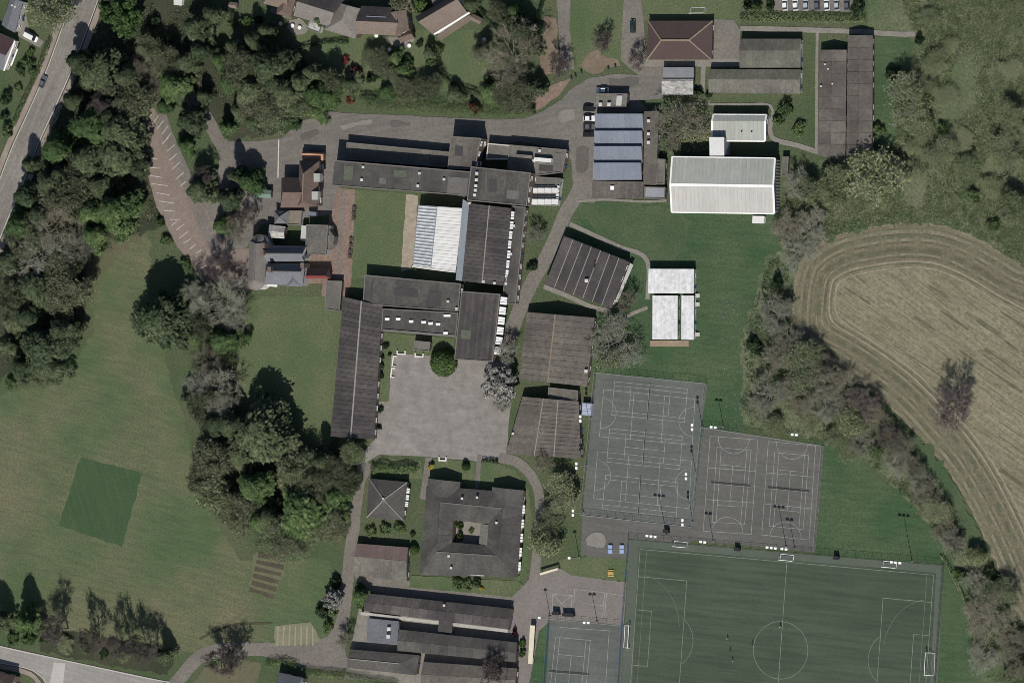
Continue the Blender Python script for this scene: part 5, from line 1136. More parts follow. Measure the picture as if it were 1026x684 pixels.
DESC = dict(E='dark evergreen tree', C='grey-green conifer', F='feathery green conifer', L='bright green leafy tree', W='white-blossomed tree', H='grey-green veiled tree', B='bare brown tree', G='bare grey tree', V='bare dark purple-brown tree', O='pale olive half-bare tree',
            s='green shrub', d='dark green shrub', r='reddish shrub', y='bright yellow shrub', o='pale olive bush', p='purple-leaved shrub', l='bright green shrub', w='white-flowering shrub', t='round clipped green tree')
ORD = ['first', 'second', 'third', 'fourth', 'fifth', 'sixth', 'seventh', 'eighth', 'ninth', 'tenth', 'eleventh', 'twelfth', 'thirteenth', 'fourteenth', 'fifteenth', 'sixteenth', 'seventeenth', 'eighteenth', 'nineteenth', 'twentieth', 'twenty-first', 'twenty-second', 'twenty-third', 'twenty-fourth', 'twenty-fifth', 'twenty-sixth']
ZONES = {
 'in the wood beside the main road': [(100, 72, 27, 18, 'E'), (78, 62, 16, 15, 'E'), (128, 78, 16, 15, 'C'), (92, 127, 25, 18, 'F'), (122, 132, 27, 19, 'C'), (57, 150, 22, 17, 'F'), (88, 160, 24, 18, 'E'), (118, 156, 26, 19, 'C'), (51, 184, 21, 17, 'E'), (27, 196, 18, 16, 'E'), (76, 192, 20, 15, 'H'), (115, 212, 22, 17, 'F'), (92, 212, 16, 15, 'F'), (61, 220, 24, 14, 'B'), (20, 228, 20, 15, 'F'), (43, 252, 25, 14, 'G'), (10, 262, 20, 15, 'E'), (135, 98, 16, 13, 'H'), (72, 246, 18, 13, 'G'), (30, 165, 10, 12, 'E'), (72, 100, 12, 13, 'E'), (104, 104, 17, 14, 'V'), (40, 216, 18, 14, 'E'), (100, 186, 17, 15, 'C'), (136, 168, 13, 13, 'E'), (112, 118, 14, 15, 'E'), (94, 236, 16, 13, 'F'), (30, 240, 17, 13, 'H'), (62, 176, 15, 15, 'C')],
 'at the top left of the grounds': [(121, 14, 22, 14, 'L'), (149, 52, 13, 11, 'O'), (172, 86, 19, 14, 'F'), (164, 106, 10, 9, 'F'), (196, 28, 17, 17, 'E'), (190, 122, 16, 14, 'E'), (188, 62, 15, 14, 'C'), (212, 14, 13, 12, 'E'), (152, 78, 13, 9, 'B'), (140, 66, 12, 10, 'B'), (200, 50, 13, 14, 'E'), (166, 66, 12, 10, 'H'), (204, 96, 9, 9, 'E')],
 'between the house gardens and the forecourt': [(234, 46, 9, 13, 'E'), (268, 66, 22, 20, 'E'), (252, 92, 22, 14, 'C'), (288, 94, 20, 14, 'C'), (312, 72, 11, 14, 'E'), (316, 96, 18, 10, 'F'), (230, 82, 15, 11, 'F'), (254, 122, 12, 10, 'E'), (240, 112, 12, 10, 'E'), (272, 110, 15, 10, 'O'), (300, 112, 13, 9, 'O'), (220, 60, 11, 10, 'F'), (285, 58, 12, 13, 'E'), (226, 128, 9, 9, 'F'), (240, 66, 14, 12, 'H'), (262, 104, 15, 11, 'H'), (302, 82, 15, 12, 'C'), (330, 98, 13, 8, 'F'), (276, 84, 15, 14, 'E'), (246, 104, 12, 10, 'C'), (334, 78, 11, 9, 'H'), (318, 112, 11, 6, 'F'), (284, 120, 13, 7, 'F'), (254, 40, 11, 14, 'E'), (268, 30, 10, 14, 'E')],
 'around the western forecourt': [(200, 190, 16, 13, 'E'), (186, 146, 10, 8, 'F'), (228, 200, 14, 12, 'E'), (250, 182, 14, 12, 'F'), (236, 176, 10, 14, 'E'), (222, 226, 11, 9, 'F'), (236, 232, 12, 9, 'B'), (222, 262, 15, 11, 'V'), (252, 210, 10, 9, 'V'), (205, 175, 9, 10, 'V')],
 'along the west edge of the playing field': [(37, 288, 26, 16, 'C'), (41, 348, 30, 19, 'E'), (66, 288, 18, 14, 'H'), (14, 300, 16, 14, 'H'), (62, 330, 17, 16, 'C'), (6, 345, 12, 14, 'E'), (66, 266, 15, 12, 'H'), (30, 318, 18, 16, 'E'), (12, 322, 14, 14, 'C'), (50, 368, 17, 13, 'C'), (22, 368, 14, 13, 'E')],
 'in the belt between playing field and lawn': [(160, 321, 33, 21, 'E'), (205, 299, 15, 12, 'G'), (221, 303, 24, 13, 'G'), (223, 342, 19, 13, 'F'), (214, 368, 17, 12, 'B'), (217, 392, 23, 14, 'G'), (262, 436, 38, 21, 'C'), (217, 424, 18, 15, 'E'), (217, 459, 16, 13, 'H'), (223, 500, 19, 13, 'O'), (254, 488, 21, 16, 'F'), (188, 400, 9, 10, 'C'), (301, 476, 18, 12, 'O'), (336, 472, 14, 11, 'H'), (349, 449, 14, 9, 'O'), (303, 514, 36, 17, 'F'), (336, 498, 15, 12, 'F'), (260, 522, 14, 12, 'F'), (284, 538, 15, 11, 'O'), (322, 462, 11, 15, 'E'), (240, 455, 15, 13, 'C'), (198, 338, 12, 12, 'F'), (320, 532, 14, 10, 'O'), (232, 425, 17, 15, 'E'), (318, 490, 15, 12, 'H'), (206, 478, 13, 11, 'H'), (205, 325, 13, 12, 'H'), (204, 408, 14, 12, 'H'), (270, 520, 16, 12, 'C'), (240, 512, 15, 11, 'H'), (236, 316, 14, 10, 'G'), (328, 522, 14, 10, 'H'), (343, 484, 12, 9, 'H'), (296, 548, 12, 8, 'O')],
 'along the side road at the bottom left': [(24, 622, 14, 17, 'F'), (-2, 622, 12, 15, 'E'), (57, 630, 13, 16, 'V'), (88, 638, 13, 16, 'V'), (119, 641, 12, 16, 'V'), (137, 647, 11, 15, 'V'), (149, 654, 11, 15, 'V'), (163, 657, 10, 11, 'E'), (215, 662, 14, 12, 'V'), (236, 661, 13, 12, 'V')],
 'in the gardens at the top': [(512, 62, 27, 14, 'B'), (522, 32, 15, 13, 'E'), (541, 90, 6, 8, 'E'), (562, 64, 10, 7, 'V'), (606, 42, 9, 6, 'V'), (50, 18, 20, 9, 'O'), (396, 58, 9, 6, 'F'), (418, 4, 9, 8, 'L'), (372, 54, 9, 5, 'O'), (350, 86, 11, 7, 'E'), (388, 92, 11, 6, 'F'), (408, 90, 10, 6, 'H'), (380, 64, 10, 6, 'H'), (404, 70, 10, 6, 'F'), (430, 88, 10, 6, 'H'), (455, 94, 11, 6, 'E'), (490, 92, 12, 7, 'F'), (504, 96, 11, 6, 'H'), (524, 92, 11, 8, 'H'), (486, 52, 9, 8, 'H'), (534, 50, 10, 9, 'E'), (320, 20, 8, 7, 'E'), (430, 52, 8, 6, 'E'), (470, 4, 9, 8, 'E'), (402, 2, 9, 8, 'H'), (500, 14, 9, 8, 'H'), (515, 10, 9, 9, 'F')],
 'around the northern school blocks': [(640, 57, 9, 6, 'V'), (684, 122, 20, 9, 'B'), (672, 142, 8, 5, 'O'), (700, 128, 10, 7, 'B'), (616, 343, 22, 8, 'G'), (628, 305, 10, 7, 'B'), (612, 362, 12, 7, 'O'), (538, 232, 8, 6, 'G')],
 'beside the playground': [(500, 384, 19, 10, 'W'), (508, 352, 9, 8, 'G'), (506, 408, 10, 7, 'G')],
 'south of the courts and ranges': [(541, 548, 16, 10, 'O'), (548, 520, 12, 8, 'O'), (560, 495, 14, 8, 'O'), (547, 466, 9, 7, 'B'), (498, 680, 18, 11, 'V'), (346, 641, 7, 7, 'B'), (361, 597, 10, 7, 'F'), (332, 602, 11, 8, 'W')],
 'in the rough beside the stubble field': [(799, 193, 18, 7, 'G'), (793, 226, 16, 7, 'B'), (800, 246, 17, 7, 'G'), (812, 222, 14, 6, 'G'), (777, 313, 15, 7, 'G'), (779, 358, 16, 7, 'B'), (803, 370, 18, 8, 'O'), (770, 389, 18, 7, 'G'), (799, 390, 17, 8, 'B'), (822, 372, 13, 7, 'V'), (840, 386, 17, 8, 'B'), (826, 402, 16, 7, 'G'), (868, 404, 14, 7, 'V'), (862, 424, 15, 7, 'O'), (888, 432, 14, 6, 'V'), (900, 449, 13, 6, 'B'), (902, 464, 12, 5, 'G'), (858, 448, 15, 5, 'G'), (931, 492, 13, 5, 'B'), (940, 508, 12, 5, 'O'), (948, 528, 11, 5, 'B'), (963, 546, 11, 5, 'V'), (992, 618, 21, 7, 'B'), (1004, 598, 14, 6, 'O'), (1012, 640, 14, 6, 'B'), (984, 660, 12, 5, 'G'), (915, 468, 11, 6, 'B'), (922, 482, 10, 6, 'G'), (955, 538, 10, 6, 'G'), (974, 562, 10, 6, 'O'), (982, 584, 12, 6, 'G'), (878, 418, 12, 7, 'B'), (850, 404, 13, 7, 'B'), (812, 352, 11, 7, 'O'), (785, 338, 12, 6, 'G'), (1018, 668, 13, 6, 'B')],
 'in the scrub at the top right': [(873, 185, 26, 9, 'O'), (904, 102, 18, 8, 'O'), (970, 158, 11, 4, 'O'), (1010, 200, 16, 6, 'O'), (1018, 118, 14, 6, 'O'), (940, 66, 13, 4, 'O'), (988, 186, 12, 4, 'O'), (920, 128, 13, 5, 'O'), (845, 170, 13, 8, 'O'), (832, 196, 14, 8, 'O'), (815, 190, 11, 7, 'O'), (1012, 150, 14, 6, 'O'), (940, 150, 13, 6, 'O'), (946, 92, 10, 2, 'O'), (962, 142, 11, 2, 'O'), (1000, 168, 12, 2, 'O'), (1006, 216, 11, 2, 'O'), (952, 50, 9, 2, 'O'), (908, 172, 10, 2, 'O'), (1016, 136, 11, 2, 'O'), (1012, 66, 10, 2, 'O'), (930, 20, 9, 2, 'O')],
 'alone in the stubble field': [(955, 404, 19, 11, 'V')],
}
SHRUBS = {
 'beside the car park': [(160, 222, 6, 3, 's'), (166, 240, 8, 3, 's'), (186, 264, 8, 3, 's'), (102, 247, 6, 2, 's')],
 'in the gardens left of the main road': [(27, 62, 9, 3, 's'), (20, 70, 7, 2.5, 'd'), (33, 72, 7, 2.5, 's'), (5, 98, 9, 4, 'd'), (18, 88, 6, 2, 's'), (6, 130, 9, 4, 's'), (4, 116, 6, 3, 'd'), (30, 52, 6, 2, 'l')],
 'in the gardens at the top': [(340, 88, 9, 4, 's'), (356, 71, 8, 3, 'p'), (356, 82, 7, 3, 'o'), (346, 60, 6, 2, 'r'), (399, 83, 8, 3, 'o'), (385, 78, 7, 3, 's'), (372, 78, 7, 3, 'd'), (475, 108, 8, 4, 'r'), (440, 50, 6, 3, 's'), (432, 62, 7, 3, 's'), (490, 78, 7, 3, 's'), (497, 98, 9, 4, 's'), (515, 100, 10, 4, 'l'), (530, 108, 8, 4, 's'), (350, 100, 7, 3, 'r'), (410, 62, 6, 3, 's'), (420, 44, 5, 2, 'd'), (365, 62, 5, 2, 's'), (245, 22, 8, 3, 'l'), (232, 24, 7, 3, 's'), (153, 22, 9, 4, 'd'), (168, 38, 7, 3, 's'), (258, 20, 6, 3, 'd')],
 'around the northern school blocks': [(699, 92, 6, 3, 'd'), (710, 95, 5, 2.5, 'd'), (787, 109, 12, 4, 's'), (748, 5, 7, 4, 'd'), (758, 7, 6, 4, 's'), (771, 5, 7, 4, 'd'), (859, 8, 10, 4, 'd'), (779, 120, 7, 3, 's'), (800, 128, 9, 3, 's'), (533, 267, 7, 3, 'd'), (415, 268, 4, 2, 'd')],
 'in the beds beside the playground': [(386, 346.5, 4.2, 2, 'd'), (382.5, 358, 3.5, 2, 'd'), (382, 366, 4, 2.2, 'd'), (381.5, 376, 4, 2, 'd'), (390, 355, 2.5, 1.5, 'd'), (466, 467, 4, 3, 't'), (431.5, 467, 4.2, 2.5, 'y'), (442.5, 363, 13.5, 6, 't'), (381, 410, 4, 2, 'd'), (379, 428, 4, 2, 'd')],
 'around the southern school blocks': [(459.5, 526, 5.5, 3.6, 'l'), (460, 537, 4.5, 3.2, 'l'), (472, 531, 4, 1.5, 's'), (414, 550, 5, 3, 't'), (458, 583, 8, 2.5, 's'), (468, 586, 8, 2.5, 's'), (477, 583, 6, 2.5, 'd'), (482, 589, 3, 1.5, 'y'), (523, 644, 5.5, 2.5, 'l'), (522.5, 654, 5.5, 2.5, 'l'), (515, 634, 4.5, 3, 'p'), (413, 535, 4, 2, 's'), (400, 528, 7, 2.5, 's'), (385, 530, 8, 2.5, 's'), (371, 532, 8, 2.5, 's')],
 'beside the school drive': [(293, 553, 9, 3, 's'), (336, 583, 8, 3.5, 'd'), (322, 613, 9, 3.5, 'd'), (329, 627, 8, 3, 's'), (361, 590, 7, 3, 's'), (361, 606, 6, 3, 's'), (334, 612, 6, 3, 's')],
 'in the scrub at the top right': [(898, 77, 13, 4, 'd'), (920, 40, 7, 3, 'd'), (935, 62, 8, 3, 'o'), (900, 124, 8, 3, 'd'), (832, 174, 11, 4, 'd'), (1004, 130, 10, 3, 'd'), (930, 90, 9, 3, 'o'), (975, 195, 10, 3, 's'), (895, 165, 8, 3, 's'), (995, 225, 9, 3, 's'), (1010, 170, 9, 3, 'd'), (945, 130, 9, 3, 's'), (880, 130, 8, 3, 's'), (912, 150, 9, 3, 'o'), ],
 'in the field hedge': [(756, 347, 11, 4, 'd'), (777, 283, 7, 5, 'd'), (765, 360, 9, 3, 's'), (857, 452, 12, 3, 'o'), (963, 576, 9, 3, 'l'), (990, 577, 12, 4, 'd'), (1020, 660, 10, 4, 'd'), (1010, 675, 10, 4, 's'), (915, 473, 8, 3, 's'), (845, 415, 10, 3, 'o'), (975, 590, 9, 3, 's'), (880, 450, 9, 3, 's'), (785, 330, 8, 3, 'd'), (840, 440, 9, 3, 'o'), (790, 405, 11, 3, 'o'), (760, 410, 10, 3, 'o'), (780, 420, 10, 3, 'o'), (810, 425, 10, 3, 'o')],
 'in the scrub along the side road': [(45, 640, 7, 2, 'd'), (68, 645, 7, 2, 'o'), (85, 650, 7, 2, 's'), (104, 655, 7, 2, 'd'), (125, 660, 7, 2, 'o'), (12, 640, 10, 3, 's'), (28, 640, 10, 3, 's'), (10, 383, 8, 3, 's')],
}
def labels(zone, items):
    cnt = {}
    for it in sorted(items, key=lambda q: q[0]): cnt.setdefault(it[4], []).append(it)
    out = {}
    for k, L2 in cnt.items():
        for i, it in enumerate(L2):
            out[it] = f'{DESC[k]} {zone}' if len(L2) == 1 else f'{ORD[i]} {DESC[k]} from the left {zone}'
    return out
for zone, items in ZONES.items():
    lab = labels(zone, items)
    for it in items:
        x, y, r, h, k = it
        c = G(x, y, h*.6); pr = PROTO[k][R.randrange(len(PROTO[k]))]
        t = empty({'E': 'evergreen_tree', 'C': 'conifer_tree', 'F': 'conifer_tree', 'L': 'leafy_tree', 'W': 'blossom_tree', 'O': 'half_bare_tree', 'H': 'ivy_clad_tree'}.get(k, 'bare_tree'), (c.x, c.y, 0))
        tag(t, lab[it], 'tree', f'{DESC[k]}s {zone}')
        t.rotation_euler = (0, 0, R.uniform(0, 6.28)); rs = r/3.0/6.0*(1.18 if k in 'ECFLW' else 1.1)
        t.scale = (rs, rs*R.uniform(.9, 1.1), h/14.0)
        for nm, me in zip(('trunk', 'crown', 'leaves'), pr):
            o = bpy.data.objects.new(nm, me); COL.objects.link(o); o.parent = t
for zone, items in SHRUBS.items():
    lab = labels(zone, items)
    for it in items:
        x, y, r, h, k = it
        c = G(x, y, h*.5); t = empty('shrub', (c.x, c.y, 0)); tag(t, lab[it], 'shrub', f'{DESC[k]}s {zone}')
        t.rotation_euler = (0, 0, R.uniform(0, 6.28)); t.scale = (r/2.75, r/2.75*R.uniform(.85, 1.15), h/.95)
        if k == 'o':                                       # loose, twiggy bushes
            t.scale = (r/3.0/6.0*1.15, r/3.0/6.0*1.15*R.uniform(.85, 1.2), h*1.15/14.0)
            for nm, me in zip(('stems', 'twigs', 'leaves'), PROTO['O'][R.randrange(3)]):
                o = bpy.data.objects.new(nm, me); COL.objects.link(o); o.parent = t
            continue
        o = bpy.data.objects.new('foliage', SHR[k.upper()][R.randrange(3)]); COL.objects.link(o); o.parent = t
        o = bpy.data.objects.new('stems', STEM); COL.objects.link(o); o.parent = t

def hedge(label, pts, wd, h, k, dens=45):
    L2 = smooth_line([G(*p) for p in pts], 1.0); cs = []; ns = []
    for i in range(len(L2)-1):
        d = (L2[i+1]-L2[i]); s = Vector((-d.y, d.x, 0)).normalized(); n = int(dens*d.length)
        bulge = 1+.35*noise.noise(L2[i]*.4)
        for j in range(n):
            a_ = R.uniform(0, math.pi); p = L2[i]+d*R.random()+s*math.cos(a_)*wd/2*bulge*R.uniform(.75, 1)
            z = max(.1, h*bulge*(.25+.75*math.sin(a_)**.6)*R.uniform(.8, 1)) if R.random() < .75 else R.uniform(.1, h)
            cs.append((p.x, p.y, z)); ns.append((s.x*math.cos(a_), s.y*math.cos(a_), math.sin(a_)+.2))
    c = np.array(cs); o0 = np.array(tuple(L2[len(L2)//2])); o0[2] = 0
    t = empty('hedge', tuple(o0)); tag(t, label, 'hedge')
    me = card_mesh('foliage', c-o0, np.array(ns)+NR.normal(size=c.shape)*.4, .16, .24, LF[k]); o = bpy.data.objects.new('foliage', me); COL.objects.link(o); o.parent = t
    b = MB()
    for i in range(0, len(L2)-1, 2): p = L2[i]-Vector(o0); b.tube(p, p+Vector((R.uniform(-.3, .3), R.uniform(-.3, .3), h*.7)), .05, .02, 4, cap=False)
    o = bpy.data.objects.new('stems', b.mesh('stems', BARK)); COL.objects.link(o); o.parent = t
hedge('long green hedge along the north side of the forecourt drive', [(368, 104), (400, 106), (440, 108), (470, 110), (500, 112), (526, 112)], 4.5, 3.2, 'S')
hedge('dark hedge at the foot of the top gardens', [(362, 97), (390, 98), (418, 98), (440, 96)], 1.8, 2.8, 'D')
hedge('dark hedge on the south-west side of the green garden', [(438, 48), (441, 62), (446, 76), (462, 88), (490, 96)], 2.0, 2.4, 'D')
hedge('flowering green hedge below the row of parked cars', [(742, 18), (780, 17.5), (820, 18), (868, 19)], 3.2, 1.4, 'S')
hedge('narrow hedge between garden and rough path at the top', [(546, -4), (541, 14), (535, 32)], 1.4, 2.2, 'D')
hedge('dark hedge bordering the garden behind the white-guttered house', [(468, -4), (480, 8), (492, 22), (500, 32)], 1.2, 2.2, 'D')
hedge('curved green hedge below the school drive', [(268, 666), (276, 662), (288, 662), (300, 668)], 3.0, 1.8, 'S')
hedge('green hedge running to the bottom edge below the school drive', [(304, 672), (325, 674), (345, 676), (365, 680), (400, 686)], 3.0, 2.0, 'S')
hedge('hedge inside the bend of the side road', [(-8, 676), (10, 681), (24, 690)], 1.6, 1.4, 'S')
hedge('twin-humped green hedge north of the pyramid-roofed pavilion', [(374, 471), (384, 468), (398, 470), (412, 468.5), (419, 472)], 3.4, 2.8, 'S', 90)
hedge('trimmed dark hedge right of the northern path into the courtyard block', [(484, 461), (492, 461.5), (500, 463)], 1.2, 1.8, 'D')
hedge('low dark boundary hedge on the left edge of the dark sports grass', [(944, 556), (955, 575), (968, 605), (978, 640)], 1.4, 1.2, 'O', 30)
hedge('garden hedge between the two top gardens', [(300, 48), (318, 44), (335, 42), (350, 42)], 1.4, 1.8, 'D')
hedge('roadside hedge behind the left footway', [(52, 38), (46, 52), (38, 72), (26, 98), (14, 126)], 2.0, 1.6, 'S', 30)

# tussocks and brambles nobody could count
def scatter(name, poly, n, size, k, hgt, label=None, ratio=.5, cs=1.0):
    W_ = [G(*p) for p in poly]; xs = [p.x for p in W_]; ys = [p.y for p in W_]; pts = []
    while len(pts) < n:
        x, y = R.uniform(min(xs), max(xs)), R.uniform(min(ys), max(ys)); ins = False; j = len(W_)-1
        for i in range(len(W_)):
            a_, b_ = W_[i], W_[j]
            if (a_.y > y) != (b_.y > y) and x < (b_.x-a_.x)*(y-a_.y)/(b_.y-a_.y)+a_.x: ins = not ins
            j = i
        if ins and noise.noise(Vector((x*.06, y*.06, 3)))+R.uniform(-.45, .45) > ratio-.5: pts.append((x, y, 0.1))
    c = np.repeat(np.array(pts), 7, 0)+NR.normal(size=(n*7, 3))*np.array([size, size, 0]); c[:, 2] = NR.uniform(.1, hgt, n*7)
    o = bpy.data.objects.new(name, card_mesh(name, c, dirs(n*7)*.6+np.array([0, 0, 1.0]), .2*cs, .4*cs, LF[k])); COL.objects.link(o)
    o['kind'] = 'stuff'
    if label: tag(o, label, 'undergrowth')
RP = [(905, 0), (1045, 0), (1045, 280), (1000, 245), (950, 222), (880, 222), (800, 246), (782, 240), (785, 200), (825, 165), (895, 160), (912, 95), (925, 45)]
scatter('rough_tussocks', RP, 9500, .8, 'Q', .5, 'pale tussocks covering the rough grassland at the top right')
scatter('bramble_patches', RP, 2400, .7, 'S', .4, 'green bramble patches in the rough grassland at the top right', .6)
RV = [(772, 258), (796, 255), (794, 340), (850, 378), (900, 424), (940, 478), (975, 534), (1000, 592), (1035, 640), (1035, 684), (990, 684), (975, 600), (945, 540), (900, 490), (850, 447), (815, 440), (748, 425), (745, 345)]
scatter('hedge_undergrowth', RV, 2600, .5, 'Q', .3, 'pale undergrowth along the edge of the stubble field')
scatter('ivy', [(110, 0), (205, 10), (235, 95), (200, 110), (150, 100), (145, 170), (160, 220), (90, 260), (60, 385), (0, 390), (0, 250), (45, 140), (80, 60)], 2600, .6, 'H', .5, 'low ivy and bramble on the floor of the roadside wood', .55)
scatter('ivy', [(195, 290), (240, 300), (232, 360), (240, 430), (335, 450), (340, 540), (250, 545), (200, 500)], 1500, .6, 'H', .5, 'low ivy and bramble on the floor of the middle tree belt', .55)
scatter('scrub', [(666, 100), (710, 102), (710, 150), (675, 154)], 420, .5, 'O', .9, 'tangled scrub between the workshop and the smaller pale hall', .4)
scatter('daisies', [(720, 300), (745, 300), (742, 440), (728, 440), (720, 330)], 60, .25, 'W', .2, 'white specks of daisies on the dark grass left of the field hedge', .4, .45)
# ------------------------------------------------------------------ cars
def car_meshes(L=4.2, W_=1.75, H=1.45, van=False):
    # side profile (x forward, z up), lofted over a few half-widths so the body is rounded in plan
    hl = L/2
    body = [(-hl, .35), (-hl, .75), (-hl*.9, .92), (hl*.35, .95), (hl*.85, .82), (hl, .62), (hl, .32), (hl*.72, .25), (-hl*.72, .25)]
    b = MB()
    ys = [(-1, .86), (-.92, .97), (-.6, 1.0), (.6, 1.0), (.92, .97), (1, .86)]
    n = len(body)
    for y, s in ys:
        for x, z in body: b.v.append((x*s, y*W_/2, .25+(z-.25)*(.9 if abs(y) == 1 else 1)))
    for i in range(len(ys)-1):
        for j in range(n): b.f.append((i*n+j, i*n+(j+1) % n, (i+1)*n+(j+1) % n, (i+1)*n+j)); b.m.append(0)
    b.f.append(tuple(range(n))); b.f.append(tuple((len(ys)-1)*n+j for j in range(n-1, -1, -1))); b.m += [0, 0]
    x0, x1, x2, x3 = (-hl*.96, -hl*.9, hl*.45, hl*.72) if van else (-hl*.88, -hl*.55, hl*.12, hl*.42)
    g = MB(); wb, wt = W_*.46, W_*.38
    lo = [(x0, -wb, .92), (x3, -wb, .9), (x3, wb, .9), (x0, wb, .92)]; hi = [(x1, -wt, H-.04), (x2, -wt, H-.04), (x2, wt, H-.04), (x1, wt, H-.04)]
    def part(q): return MB().poly(q)
    parts = [('windscreen', [lo[1], lo[2], hi[2], hi[1]]), ('rear_window', [lo[3], lo[0], hi[0], hi[3]]), ('side_window', [lo[0], lo[1], hi[1], hi[0]]), ('side_window', [lo[2], lo[3], hi[3], hi[2]])]
    rf_ = MB(); rf_.v = [(x1*1.02, -wt, H-.05), (x2*1.02+.03, -wt, H-.05), (x2+.03, wt, H-.05), (x1*1.02, wt, H-.05), (x1*.97, -wt*.9, H), (x2, -wt*.9, H), (x2, wt*.9, H), (x1*.97, wt*.9, H)]
    rf_.f = [(4, 5, 6, 7), (0, 1, 5, 4), (1, 2, 6, 5), (2, 3, 7, 6), (3, 0, 4, 7), (3, 2, 1, 0)]; rf_.m = [0]*6
    wh = MB(); nn = 12
    for s in (-.1, .1):
        for i in range(nn): wh.v.append((.31*math.cos(6.283*i/nn), s, .31*math.sin(6.283*i/nn)))
    for i in range(nn): wh.f.append((i, (i+1) % nn, nn+(i+1) % nn, nn+i)); wh.m.append(0)
    wh.f += [tuple(range(nn)), tuple(range(2*nn-1, nn-1, -1))]; wh.m += [1, 1]
    hlm = MB().box((hl*.93, 0, .66), (.18, .32, .14))
    return dict(body=b, roof=rf_, glass=parts, wheel=wh, lamp=hlm, L=L, W=W_)
PAINTS = {}
def paint(c):
    if c not in PAINTS:
        base = dict(white=(.62, .62, .61), black=(.012, .012, .014), grey=(.08, .085, .095), silver=(.32, .33, .35), green=(.012, .03, .026), blue=(.05, .08, .16))[c]
        PAINTS[c] = M('car_paint_'+c, [base, tuple(x*.95 for x in base)], (.5, 2), rough=.3, spec=.5)
    return PAINTS[c]
TYRE = M('tyre', [(.015, .015, .015), (.02, .02, .02)], (1, 4)); RIM = M('wheel_rim', [(.3, .3, .3), (.35, .35, .35)], (1, 4), rough=.4); LAMPG = M('lamp_glass', [(.5, .5, .48), (.55, .55, .53)], (1, 4), rough=.2)
CARG = M('car_glass', [(.012, .014, .016), (.018, .02, .022)], (1, 4), rough=.08, spec=.5)
CM = {}
for kind, kw in (('car', dict()), ('van', dict(L=4.9, W_=1.95, H=1.95, van=True))):
    d_ = car_meshes(**kw)
    CM[kind] = dict(wheel=d_['wheel'].mesh('wheel', [TYRE, RIM]), lamp=d_['lamp'].mesh('headlight', LAMPG), glass=[(n_, MB().poly(q).mesh(n_, CARG)) for n_, q in d_['glass']], L=d_['L'], W=d_['W'], src=d_, body={}, roof={})
def car(px, py, ang, col, label, kind='car', group=None, z=Z4):
    c = G(px, py, .8); m_ = CM[kind]; t = empty('parked_van' if kind == 'van' else 'parked_car', (c.x, c.y, z)); tag(t, label, kind, group)
    t.rotation_euler = (0, 0, ang); t.scale = (1.06, 1.06, 1.06)
    if col not in m_['body']:
        m_['body'][col] = m_['src']['body'].mesh('body_'+col, paint(col)); m_['roof'][col] = m_['src']['roof'].mesh('roof_'+col, paint(col))
    def ch(n_, me, loc=(0, 0, 0)):
        o = bpy.data.objects.new(n_, me); COL.objects.link(o); o.parent = t; o.location = loc; return o
    ch('body', m_['body'][col]); ch('roof', m_['roof'][col])
    for n_, me in m_['glass']: ch(n_, me)
    for sx in (-.31, .31):
        for sy in (-.44, .44): ch('wheel', m_['wheel'], (sx*m_['L'], sy*m_['W'], .31))
    for sy in (-.33, .33): ch('headlight', m_['lamp'], (0, sy*m_['W'], 0))
    return t
pi = math.pi
for y, c_, l_ in ((108.7, 'black', 'black parked car, topmost of the four nosed against the workshop'), (118.6, 'white', 'white parked car nosed against the saw-tooth workshop'), (127, 'grey', 'dark grey parked car just below the white one at the workshop'), (134.5, 'black', 'black parked car, lowest of the four nosed against the workshop')):
    car(590.5, y, 0.0, c_, l_, group='cars against the workshop')
car(603.5, 90.5, pi, 'white', 'white parked car on the yard above the plant room')
car(634, 26.5, pi/2, 'green', 'dark green car parked left of the hip-roofed bungalow')
car(31, 37, -.45, 'white', 'white van on the driveway left of the main road', 'van')
car(43, 82, 1.15, 'grey', 'dark grey car driving on the main road')
TOPC = ((786.5, 'white', 'leftmost white car in the row above the flowering hedge'), (797, 'white', 'second white car from the left in the row above the flowering hedge'), (807.5, 'silver', 'silver car third from the left in the row above the flowering hedge'), (818.5, 'grey', 'grey car fourth from the left in the row above the flowering hedge'), (828.5, 'white', 'white car fifth from the left in the row above the flowering hedge'), (838.5, 'silver', 'silver car sixth from the left in the row above the flowering hedge'), (848.5, 'grey', 'rightmost grey car in the row above the flowering hedge'))
for x, c_, l_ in TOPC: car(x, 4, pi/2+.05, c_, l_, group='cars above the flowering hedge')
sheet('parking_strip', [(775, -20), (858, -20), (857, 12), (776, 11)], Z3+.02, TARM, jag=.1)

